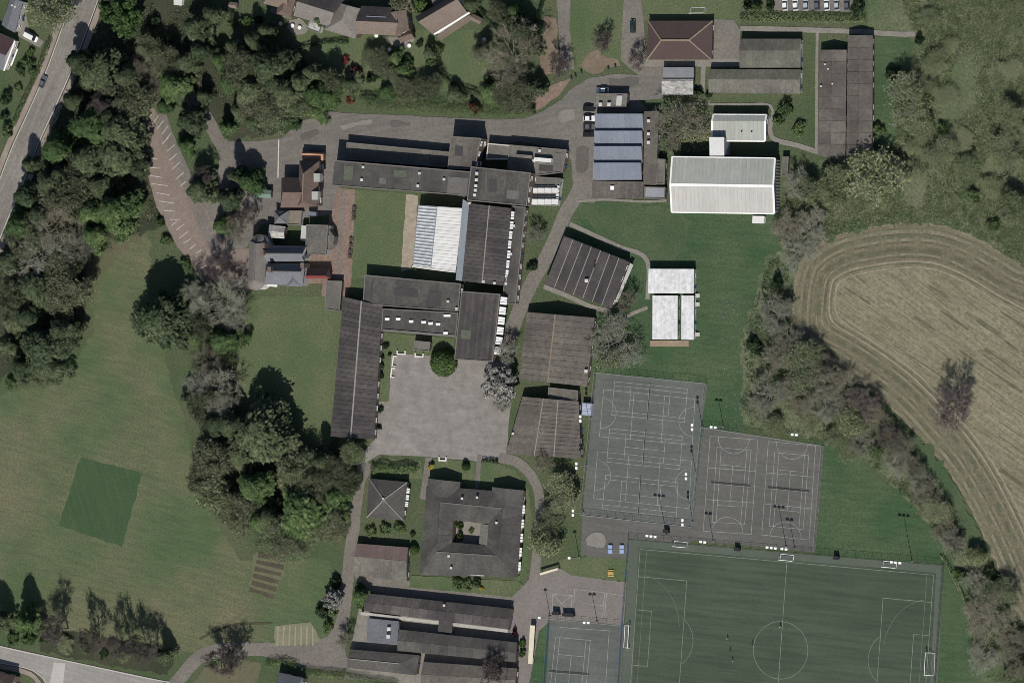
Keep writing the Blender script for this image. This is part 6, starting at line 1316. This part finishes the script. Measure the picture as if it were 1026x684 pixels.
# ------------------------------------------------------------------ floodlight masts
POLEM = M('galvanised_steel', [(.2, .2, .2), (.25, .25, .25)], (.5, 3), rough=.5)
LMPT = M('floodlight_housing', [(.72, .72, .7), (.78, .78, .76)], (.5, 3), rough=.4)
POLE = MB().tube((0, 0, -.2), (0, 0, 1), .13, .07, 8).mesh('pole', POLEM); HEADM = MB().box((0, 0, 0), (.95, .8, .28), taper=.8).mesh('floodlight', LMPT)
ARM = MB().box((0, 0, 0), (1, .12, .12)).mesh('crossarm', POLEM); BASEM = MB().box((0, 0, .25), (.6, .6, .5)).mesh('base', SLAB)
LENS = MB().box((0, 0, -.16), (.75, .6, .05)).mesh('lens', CARG)
def mast(px, py, h, n, ang, label):
    c = G(px, py); t = empty('floodlight_mast', (c.x, c.y, 0)); tag(t, label, 'floodlight', 'floodlight masts around the courts')
    def ch(nm, me, loc, sc_=(1, 1, 1), rz=0.0, par=None):
        o = bpy.data.objects.new(nm, me); COL.objects.link(o); o.parent = par or t; o.location = loc; o.scale = sc_; o.rotation_euler = (0, 0, rz); return o
    ch('base', BASEM, (0, 0, 0)); ch('pole', POLE, (0, 0, .2), (1, 1, h-.2)); ch('crossarm', ARM, (0, 0, h), (1.45*n, 1, 1), ang)
    for k in range(n):
        s = (k-(n-1)/2)*1.45; hd = ch('floodlight', HEADM, (s*math.cos(ang), s*math.sin(ang), h+.25), (1, 1, 1), ang); ch('lens', LENS, (0, 0, 0), par=hd)
H90 = pi/2
mast(668, 536, 15, 3, -.1, 'three-lamp floodlight mast at the top left of the football pitch')
mast(715, 542, 10.5, 2, -.1, 'two-lamp floodlight mast below the left court of the pair')
mast(788, 547.5, 15, 3, -.1, 'three-lamp floodlight mast below the right court of the pair')
mast(796.5, 549, 10.8, 2, -.1, 'two-lamp floodlight mast right beside a taller mast below the court pair')
mast(914, 562, 17, 3, -.1, 'three-lamp floodlight mast at the top right of the football pitch')
for x, y, w_ in ((592.5, 419, 'west side of the large court, top'), (588.5, 466, 'west side of the large court, middle'), (585, 513, 'west side of the large court, bottom'), (704, 427.5, 'east side of the large court, top'), (698, 476.5, 'east side of the large court, middle'), (694.5, 522.5, 'east side of the large court, bottom')):
    mast(x, y, 10.2, 2, H90, f'two-lamp floodlight mast, {w_}')
mast(725, 427.5, 10, 2, -.1, 'two-lamp floodlight mast above the left court of the pair')
mast(806, 435, 10, 2, -.1, 'two-lamp floodlight mast above the right court of the pair')
mast(598.5, 622.5, 10.4, 2, 0, 'two-lamp floodlight mast on the top fence of the tennis court')
mast(551.5, 617.5, 10.2, 1, 0, 'single-lamp floodlight mast at the top left corner of the tennis court')
mast(580.5, 558, 9.5, 1, 0, 'single-lamp floodlight mast on the grass bank beside the court apron')

# ------------------------------------------------------------------ fences round courts and pitch
FPOST = MB().tube((0, 0, -.2), (0, 0, 1), .045, .045, 5).mesh('post', POLEM)
FBLUE = M('blue_panel', [(.05, .11, .2), (.06, .13, .23)], (.4, 2)); FGRN = M('fence_green', [(.03, .05, .04), (.04, .06, .045)], (.4, 2)); FGRY = M('fence_grey', [(.2, .215, .21), (.25, .26, .255)], (.4, 2))
def fence(label, pts, h, mat, name='mesh_fence', step=3.0, bars=.8, rail=.05):
    W_ = [G(*p) for p in pts]; t = empty(name, tuple(W_[0])); tag(t, label, 'fence')
    m = MB(); last = None
    for a, b in zip(W_[:-1], W_[1:]):
        d = b-a; n = max(1, round(d.length/step)); rz = math.atan2(d.y, d.x)
        for i in range(n+1):
            if i == 0 and last is not None: continue
            p = a+d*(i/n); inst('post', FPOST, t, (p.x, p.y, 0), 0, (1, 1, h)); last = p
        c = (a+b)/2
        for z in (.3, h-.05): MB().box((c.x, c.y, z), (d.length, rail, rail), rz).build('rail', mat, t)
        k = int(d.length/bars)
        for i in range(1, k):
            p = a+d*(i/k); m.box((p.x, p.y, h/2+.1), (.025, .025, h-.5), rz)
        for z in np.arange(.8, h-.3, .7): m.box((c.x, c.y, float(z)), (d.length, .02, .02), rz)
    o = m.build('wire_mesh', mat, t); o['kind'] = 'stuff'
    return t
fence('tall mesh fence along the top and left of the large court', [(584, 515), (598, 373.2), (708.8, 384.2), (706, 405)], 2.9, FGRY)
fence('tall mesh fence along the bottom of the large court', [(584, 515.6), (694, 527.6)], 2.9, FGRY)
fence('tall mesh fence around the pair of netball courts', [(697, 500), (705, 428), (825.4, 446.6), (817, 553)], 2.9, FGRY)
fence('tall mesh fence along the top and right of the football pitch', [(631, 540), (788, 553), (946, 566), (936.5, 700)], 2.9, FGRN)
fence('tall fence with blue mesh along the left of the football pitch', [(631, 540), (624.5, 620), (619.5, 700)], 2.4, FBLUE, bars=.35)
fence('tall fence with blue mesh along the left of the tennis court', [(551, 620), (545, 700)], 2.4, FBLUE, bars=.35)
fence('mesh fence along the top of the tennis court', [(551, 619.6), (625, 626.6)], 2.4, FGRY)
fence('fence with pale blue mesh between the two groups of courts', [(703.5, 428), (697.5, 490), (694, 527)], 1.2, M('fence_pale_blue', [(.16, .2, .24), (.2, .24, .28)], (.4, 2)), bars=.4)
fence('low garden fence beside the top left houses', [(262, 0), (246, 62), (232, 66)], 1.6, M('fence_wood', [(.14, .11, .08), (.17, .135, .1)], (.4, 2)), bars=.4)
# tennis nets
NETM = M('net_dark', [(.03, .035, .03), (.04, .045, .04)], (.4, 2))
def net(a, b, label):
    p, q = G(*a), G(*b); d = q-p; rz = math.atan2(d.y, d.x); c = (p+q)/2; t = empty('tennis_net', (c.x, c.y, 0)); tag(t, label, 'net', 'nets on the courts')
    for e in (p, q): MB().tube((e.x, e.y, 0), (e.x, e.y, 1.1), .05, .05, 6).build('post', POLEM, t)
    m = MB()
    for z in np.arange(.1, .95, .1): m.box((c.x, c.y, float(z)), (d.length, .02, .025), rz)
    n = int(d.length/.22)
    for i in range(1, n): e = p+d*(i/n); m.box((e.x, e.y, .5), (.022, .018, .9), rz)
    o = m.build('mesh', NETM, t); o['kind'] = 'stuff'
    MB().box((c.x, c.y, 1.0), (d.length, .05, .07), rz).build('headband', PAINTW, t)
net((651.8, 385), (649, 420), 'tennis net on the top court of the large block'); net((647, 432), (644.5, 467), 'tennis net on the middle court of the large block'); net((642.5, 478), (640, 514), 'tennis net on the bottom court of the large block')
net((713, 484), (752, 487.5), 'net across the left court of the pair'); net((770, 489), (811, 493), 'net across the right court of the pair'); net((551, 673), (590, 676), 'tennis net on the court at the bottom of the picture')

# ------------------------------------------------------------------ goals
GOALM = M('goal_white', [(.72, .72, .7), (.76, .76, .74)], (.5, 3), rough=.5); NETW = M('goal_net', [(.3, .3, .29), (.35, .35, .34)], (.5, 3))
def goal(px, py, ang, wd, h, dp, label):
    c = G(px, py); t = empty('football_goal', (c.x, c.y, Z5)); tag(t, label, 'goal', 'football goals')
    t.rotation_euler = (0, 0, ang); ORG[t.name] = Vector((0, 0, 0))
    r = .09
    for s in (-1, 1):
        MB().tube((s*wd/2, 0, 0), (s*wd/2, 0, h), r, r, 8).build('post', GOALM, t)
        MB().tube((s*wd/2, 0, h), (s*wd/2, -dp, .08), r*.7, r*.7, 6).tube((s*wd/2, 0, .08), (s*wd/2, -dp, .08), r*.7, r*.7, 6).build('side_frame', GOALM, t)
    MB().tube((-wd/2, 0, h), (wd/2, 0, h), r, r, 8).build('crossbar', GOALM, t); MB().tube((-wd/2, -dp, .08), (wd/2, -dp, .08), r, r, 6).build('back_bar', GOALM, t)
    m = MB(); n = int(wd/.3)
    for i in range(1, n): x = -wd/2+wd*i/n; m.tube((x, -.02, h), (x, -dp, .1), .012, .012, 3, cap=False)
    for k in range(1, 7): m.tube((-wd/2, -dp*k/7, h*(1-k/7)), (wd/2, -dp*k/7, h*(1-k/7)), .012, .012, 3, cap=False)
    o = m.build('net', NETW, t); o['kind'] = 'stuff'
ORG_ = None
goal(632, 637.5, -H90-.06, 7.4, 2.4, 2.2, 'full-size white goal at the left end of the football pitch')
goal(929, 664.5, H90-.06, 7.4, 2.4, 2.6, 'full-size white goal at the right end of the football pitch')
goal(682, 547.5, -.08+pi, 4.6, 1.9, 1.7, 'small white goal at the top left corner of the football pitch')
goal(788.5, 561, -.08+pi, 4.6, 1.9, 1.9, 'small white goal at the top middle of the football pitch')
goal(891.5, 568, -.08+pi, 4.6, 1.9, 1.9, 'small white goal at the top right of the football pitch')
t = goal(699.5, 13.5, pi, 5.0, 2.0, 1.8, 'white goal frame on the grass above the hip-roofed bungalow')

# ------------------------------------------------------------------ people on the pitch
SKIN = M('skin', [(.42, .26, .19), (.45, .28, .2)], (1, 5), rough=.6); HAIR = M('hair_dark', [(.02, .014, .01), (.03, .02, .015)], (1, 5))
def person(px, py, ang, shirt, shorts, label, step=.25):
    c = G(px, py); o0 = Vector((c.x, c.y, Z5))
    V = [(0, 0, .98), (0, 0, 1.2), (0, 0, 1.42), (0, 0, 1.52), (.02, 0, 1.62), (.02, 0, 1.76),
         (0, .1, .93), (step, .11, .52), (step*.8, .11, .09), (step*.8+.17, .12, .05), (0, -.1, .93), (-step*.5, -.11, .5), (-step*1.3, -.11, .12), (-step*1.3+.16, -.12, .07),
         (0, .19, 1.42), (-.1, .27, 1.14), (.06, .3, .92), (.12, .3, .83), (0, -.19, 1.42), (.12, -.27, 1.16), (.3, -.27, .98), (.37, -.26, .9)]
    E = [(0, 1), (1, 2), (2, 3), (3, 4), (4, 5), (0, 6), (6, 7), (7, 8), (8, 9), (0, 10), (10, 11), (11, 12), (12, 13), (2, 14), (14, 15), (15, 16), (16, 17), (2, 18), (18, 19), (19, 20), (20, 21)]
    rad = [(.15, .12), (.16, .11), (.15, .1), (.06, .06), (.1, .085), (.085, .075), (.09, .09), (.065, .065), (.05, .05), (.04, .04), (.09, .09), (.065, .065), (.05, .05), (.04, .04), (.065, .065), (.05, .05), (.04, .04), (.035, .03), (.065, .065), (.05, .05), (.04, .04), (.035, .03)]
    me = bpy.data.meshes.new('person'); me.from_pydata(V, E, []); o = bpy.data.objects.new('person', me); COL.objects.link(o)
    mod = o.modifiers.new('s', 'SKIN'); o.modifiers.new('sub', 'SUBSURF').levels = 1
    for i, r_ in enumerate(rad): me.skin_vertices[0].data[i].radius = r_
    me.skin_vertices[0].data[0].use_root = True
    dg = bpy.context.evaluated_depsgraph_get(); dg.update(); m2 = bpy.data.meshes.new_from_object(o.evaluated_get(dg)); o.modifiers.clear(); o.data = m2
    m2.materials.clear()
    for m_ in (SKIN, M('shirt_'+shirt, [dict(white=(.6, .6, .6), black=(.02, .02, .025), blue=(.04, .07, .2), red=(.3, .03, .03))[shirt]], (1, 4)), M('shorts_'+shorts, [dict(black=(.02, .02, .02), white=(.55, .55, .55), blue=(.03, .05, .14))[shorts]], (1, 4))): m2.materials.append(m_)
    for p in m2.polygons:
        z, y = p.center.z, abs(p.center.y)
        p.material_index = 1 if (1.02 < z < 1.5 and (y < .21 or z > 1.2)) else (2 if .55 < z <= 1.02 and y < .2 else (2 if z < .1 else 0)); p.use_smooth = True
    o.location = o0; o.rotation_euler = (0, 0, ang); ORG[o.name] = Vector((0, 0, 0)); tag(o, label, 'person', 'people on the football pitch')
    b = MB()
    for i in range(3):
        for k in range(8):
            a_ = 2*pi*k/8; rr = (.108, .09, .045)[i]; b.v.append((.0+rr*math.cos(a_), rr*math.sin(a_), (1.7, 1.8, 1.86)[i]))
    for i in range(2):
        for k in range(8): b.f.append((i*8+k, i*8+(k+1) % 8, i*8+8+(k+1) % 8, i*8+8+k)); b.m.append(0)
    b.f += [tuple(range(16, 24)), tuple(range(7, -1, -1))]; b.m += [0, 0]
    b.build('hair', HAIR, o, True)
person(729.5, 639, .4, 'white', 'black', 'person in a white top, uppermost of the three walking left of the centre circle')
person(732.5, 652, 2.2, 'black', 'black', 'person in dark kit, middle of the three left of the centre circle')
person(735, 661.5, 1.2, 'white', 'blue', 'person in a white top, lowest of the three left of the centre circle')
person(782.8, 627.5, -1.2, 'white', 'black', 'person in a white top on the top of the centre circle')
person(755, 645.5, .3, 'black', 'black', 'person in dark kit on the left edge of the centre circle')

# ------------------------------------------------------------------ small things
TTB = M('table_blue', [(.2, .27, .42), (.24, .31, .46)], (.5, 2), rough=.5)
for x, w_ in ((611.5, 'left'), (623, 'right')):
    c = G(x, 550, .76); t = empty('table_tennis_table', (c.x, c.y, Z4)); tag(t, f'pale blue table tennis table on the court apron, the {w_} one', 'table'); ORG[t.name] = Vector((0, 0, 0))
    for s in (-1, 1):
        MB().box((0, s*.7, .74), (1.52, 1.36, .06)).build('table_top', TTB, t)
        for q in (-1, 1): MB().box((q*.6, s*1.0, .35), (.08, .08, .72)).build('leg', POLEM, t)
    MB().box((0, 0, .85), (1.7, .03, .16)).build('net', NETM, t)
c = G(612, 574, .7); t = empty('picnic_table', (c.x, c.y, Z3)); tag(t, 'yellow slatted picnic table on the grass bank', 'table'); ORG[t.name] = Vector((0, 0, 0))
YEL = M('yellow_wood', [(.4, .27, .08), (.46, .32, .1)], (.5, 2))
for i in range(5): MB().box((0, -.5+i*.25, .74), (2.0, .2, .05)).build('slat', YEL, t)
for s in (-1, 1):
    MB().box((0, s*.95, .45), (2.0, .28, .05)).build('bench', YEL, t)
    MB().box((s*.75, 0, .38), (.1, 1.9, .1)).box((s*.75, .4, .36), (.1, .1, .7)).box((s*.75, -.4, .36), (.1, .1, .7)).build('leg_frame', YEL, t)
BLK = M('black_plastic', [(.012, .012, .013), (.018, .018, .02)], (.5, 2), rough=.7)
def bench(px, py, L2, ang, label):
    c = G(px, py); t = empty('bench_shelter', (c.x, c.y, Z3)); tag(t, label, 'shelter'); t.rotation_euler = (0, 0, ang); ORG[t.name] = Vector((0, 0, 0))
    MB().box((0, .55, .95), (L2, .06, 1.9)).build('back_panel', BLK, t); MB().box((0, .05, 1.95), (L2, 1.2, .08)).build('roof', BLK, t); MB().box((0, .25, .45), (L2-.2, .4, .08)).build('seat', YEL, t)
    for s in (-1, 1): MB().box((s*L2/2, .1, .95), (.06, .95, 1.9)).build('side_panel', BLK, t)
bench(558.5, 614, 2.4, -.05, 'black bench shelter, the short one above the tennis court'); bench(571, 615.5, 4.0, -.05, 'black bench shelter, the long one above the tennis court')
for x, y, w_ in ((669, 532, 'below the large court'), (740, 550, 'below the left court of the pair'), (839, 558.5, 'at the top right of the football pitch')): bench(x, y, 1.7, -.08, f'small black players shelter {w_}')
CRM = M('cream_canopy', [(.5, .46, .34), (.56, .52, .4), (.42, .38, .28)], (.3, 2))
def slab(label, name, q, z, th, legs=True):
    P_ = [G(x, y, z) for x, y in q]; t = empty(name, tuple(base_of(P_))); tag(t, label, 'canopy'); MB().prism(P_, z-th, z).build('roof', CRM, t)
    for i in range(2):
        for k in (0, .5, 1):
            e = P_[0+i].lerp(P_[3-i], k); e = e+(base_of(P_)-e)*.06; MB().tube((e.x, e.y, 0), (e.x, e.y, z-th), .06, .06, 6).build('post', POLEM, t)
slab('long cream walkway canopy east of the southern ranges', 'walkway_canopy', [(531, 626), (536, 626.3), (533.5, 664.8), (529, 664.5)], 2.6, .15)
slab('slanting cream bench canopy above the lower playground', 'walkway_canopy', [(540.5, 574), (558.5, 568.7), (559.5, 570.5), (541.5, 576)], 2.2, .15)
t = empty('storage_container', tuple(G(589, 409.5))); tag(t, 'pale blue-grey storage container between the ribbed block and the courts', 'container')
P_ = [G(x, y, 2.4) for x, y in [(583.5, 403.5), (592.8, 404), (592, 416), (582.8, 415.5)]]; CNT = M('container_paint', [(.3, .33, .42), (.34, .37, .46), (.24, .27, .35)], (.4, 2))
MB().prism(P_, 0, 2.4).build('body', CNT, t)
for k in range(5): a, b = P_[0].lerp(P_[3], (k+.5)/5), P_[1].lerp(P_[2], (k+.5)/5); cap(t, [a+Vector((0, 0, .05)), b+Vector((0, 0, .05))], .2, .04, CNT, 'rib', .02)
CB = M('concrete_bench', [(.5, .47, .42), (.56, .53, .48)], (.4, 2))
for a, b, w_ in (((395, 356), (393.5, 367), 'upper of two beside the planting bed'), ((393.5, 368), (392, 378), 'lower of two beside the planting bed'), ((398, 354.5), (407, 354.8), 'left of the two at the top of the playground'), ((416, 357), (425, 357.5), 'right of the two at the top of the playground'), ((440, 461), (448, 461.3), 'single one at the foot of the playground')):
    p, q_ = G(*a), G(*b); d = q_-p; rz = math.atan2(d.y, d.x); c = (p+q_)/2; t = empty('planter_bench', (c.x, c.y, Z3)); tag(t, f'pale low planter bench, {w_}', 'bench'); t.rotation_euler = (0, 0, rz); ORG[t.name] = Vector((0, 0, 0)); L2 = d.length
    MB().box((0, 0, .5), (L2, .45, .1)).build('seat', CB, t)
    for s in (-1, 1): MB().box((s*(L2/2-.2), .5, .28), (.4, 1.4, .56)).build('planter_end', CB, t)
# picnic benches on the brick path
PB = M('dark_wood', [(.05, .04, .032), (.065, .052, .042)], (.5, 2))
for i, (x, y) in enumerate(((355.5, 209), (355, 214), (354.8, 218.5), (352.5, 240), (352, 246), (351.5, 252), (351, 257))):
    c = G(x, y); t = empty('picnic_bench', (c.x, c.y, Z2)); tag(t, f'dark wooden picnic bench on the brick path, {ORD[i]} from the top', 'bench', 'picnic benches on the brick path'); ORG[t.name] = Vector((0, 0, 0))
    MB().box((0, 0, .74), (.75, 1.4, .06)).build('table_top', PB, t)
    for s in (-1, 1): MB().box((s*.62, 0, .45), (.25, 1.4, .05)).build('bench', PB, t); MB().box((0, s*.5, .36), (1.3, .08, .08)).box((0, s*.5, .2), (.08, .08, .95)).build('leg_frame', PB, t)
# wheelie bins and garden furniture near the top houses
BIN = MB().box((0, 0, .5), (.55, .65, .9), taper=1.08).mesh('bin_body', BLK); LID = MB().box((0, 0, .99), (.62, .74, .08), taper=.9).mesh('bin_lid', FGRN)
for i, (x, y) in enumerate(((24.5, 16), (24, 20.5), (573, 79), (577, 76.5), (583, 72.5), (610, 69), (617, 67))):
    c = G(x, y); t = empty('wheelie_bin', (c.x, c.y, Z3)); tag(t, f'dark wheelie bin, {ORD[i]} from the left of those beside the {"top left driveway" if i < 2 else "service yard"}' if i > 1 else f'dark wheelie bin on the top left driveway, {"upper" if i == 0 else "lower"} one', 'bin', 'wheelie bins')
    for n_, me in (('body', BIN), ('lid', LID)): o = bpy.data.objects.new(n_, me); COL.objects.link(o); o.parent = t
sheet('driveway', [(22, 14), (26, 14), (30, 32), (44, 42), (40, 48), (18, 36)], Z2, SLAB, jag=.1)
sheet('patio', [(290, 20), (300, 18), (310, 28), (306, 34), (294, 35), (288, 28)], Z3, SLAB, jag=.3)
sheet('patio', [(382, 36), (400, 38), (408, 34), (416, 40), (410, 48), (395, 46)], Z3, SLAB, jag=.3)
sheet('patio', [(276, 0), (296, 6), (292, 20), (270, 12)], Z3, TARM2, jag=.2)
FUR = M('garden_white', [(.6, .6, .58), (.65, .65, .63)], (.5, 2))
for i, (x, y, w_) in enumerate(((294, 26, 'on the round patio'), (301, 28, 'at the right of the round patio'), (378, 36, 'below the flat rooflight'), (411, 46, 'beside the right garden path'), (391, 50, 'on the small lawn of the tan-tiled house'), (282, 24, 'left of the round patio'), (486, 40, 'in the green garden by the bare tree'))):
    c = G(x, y); t = empty('garden_table', (c.x, c.y, Z3)); tag(t, f'white round garden table {w_}', 'table'); ORG[t.name] = Vector((0, 0, 0))
    MB().tube((0, 0, .7), (0, 0, .75), .7, .7, 14).build('table_top', FUR, t); MB().tube((0, 0, 0), (0, 0, .7), .05, .05, 6).build('leg', POLEM, t); MB().tube((0, 0, 0), (0, 0, .06), .35, .3, 10).build('foot', POLEM, t)
#tag(MB().tube(tuple(G(550.8, 620)), tuple(G(550.8, 620)+Vector((0, 0, .01))), .1, .1, 6).build('drain_cover', DARKM), 'small round drain cover at the tennis court corner', 'drain cover')
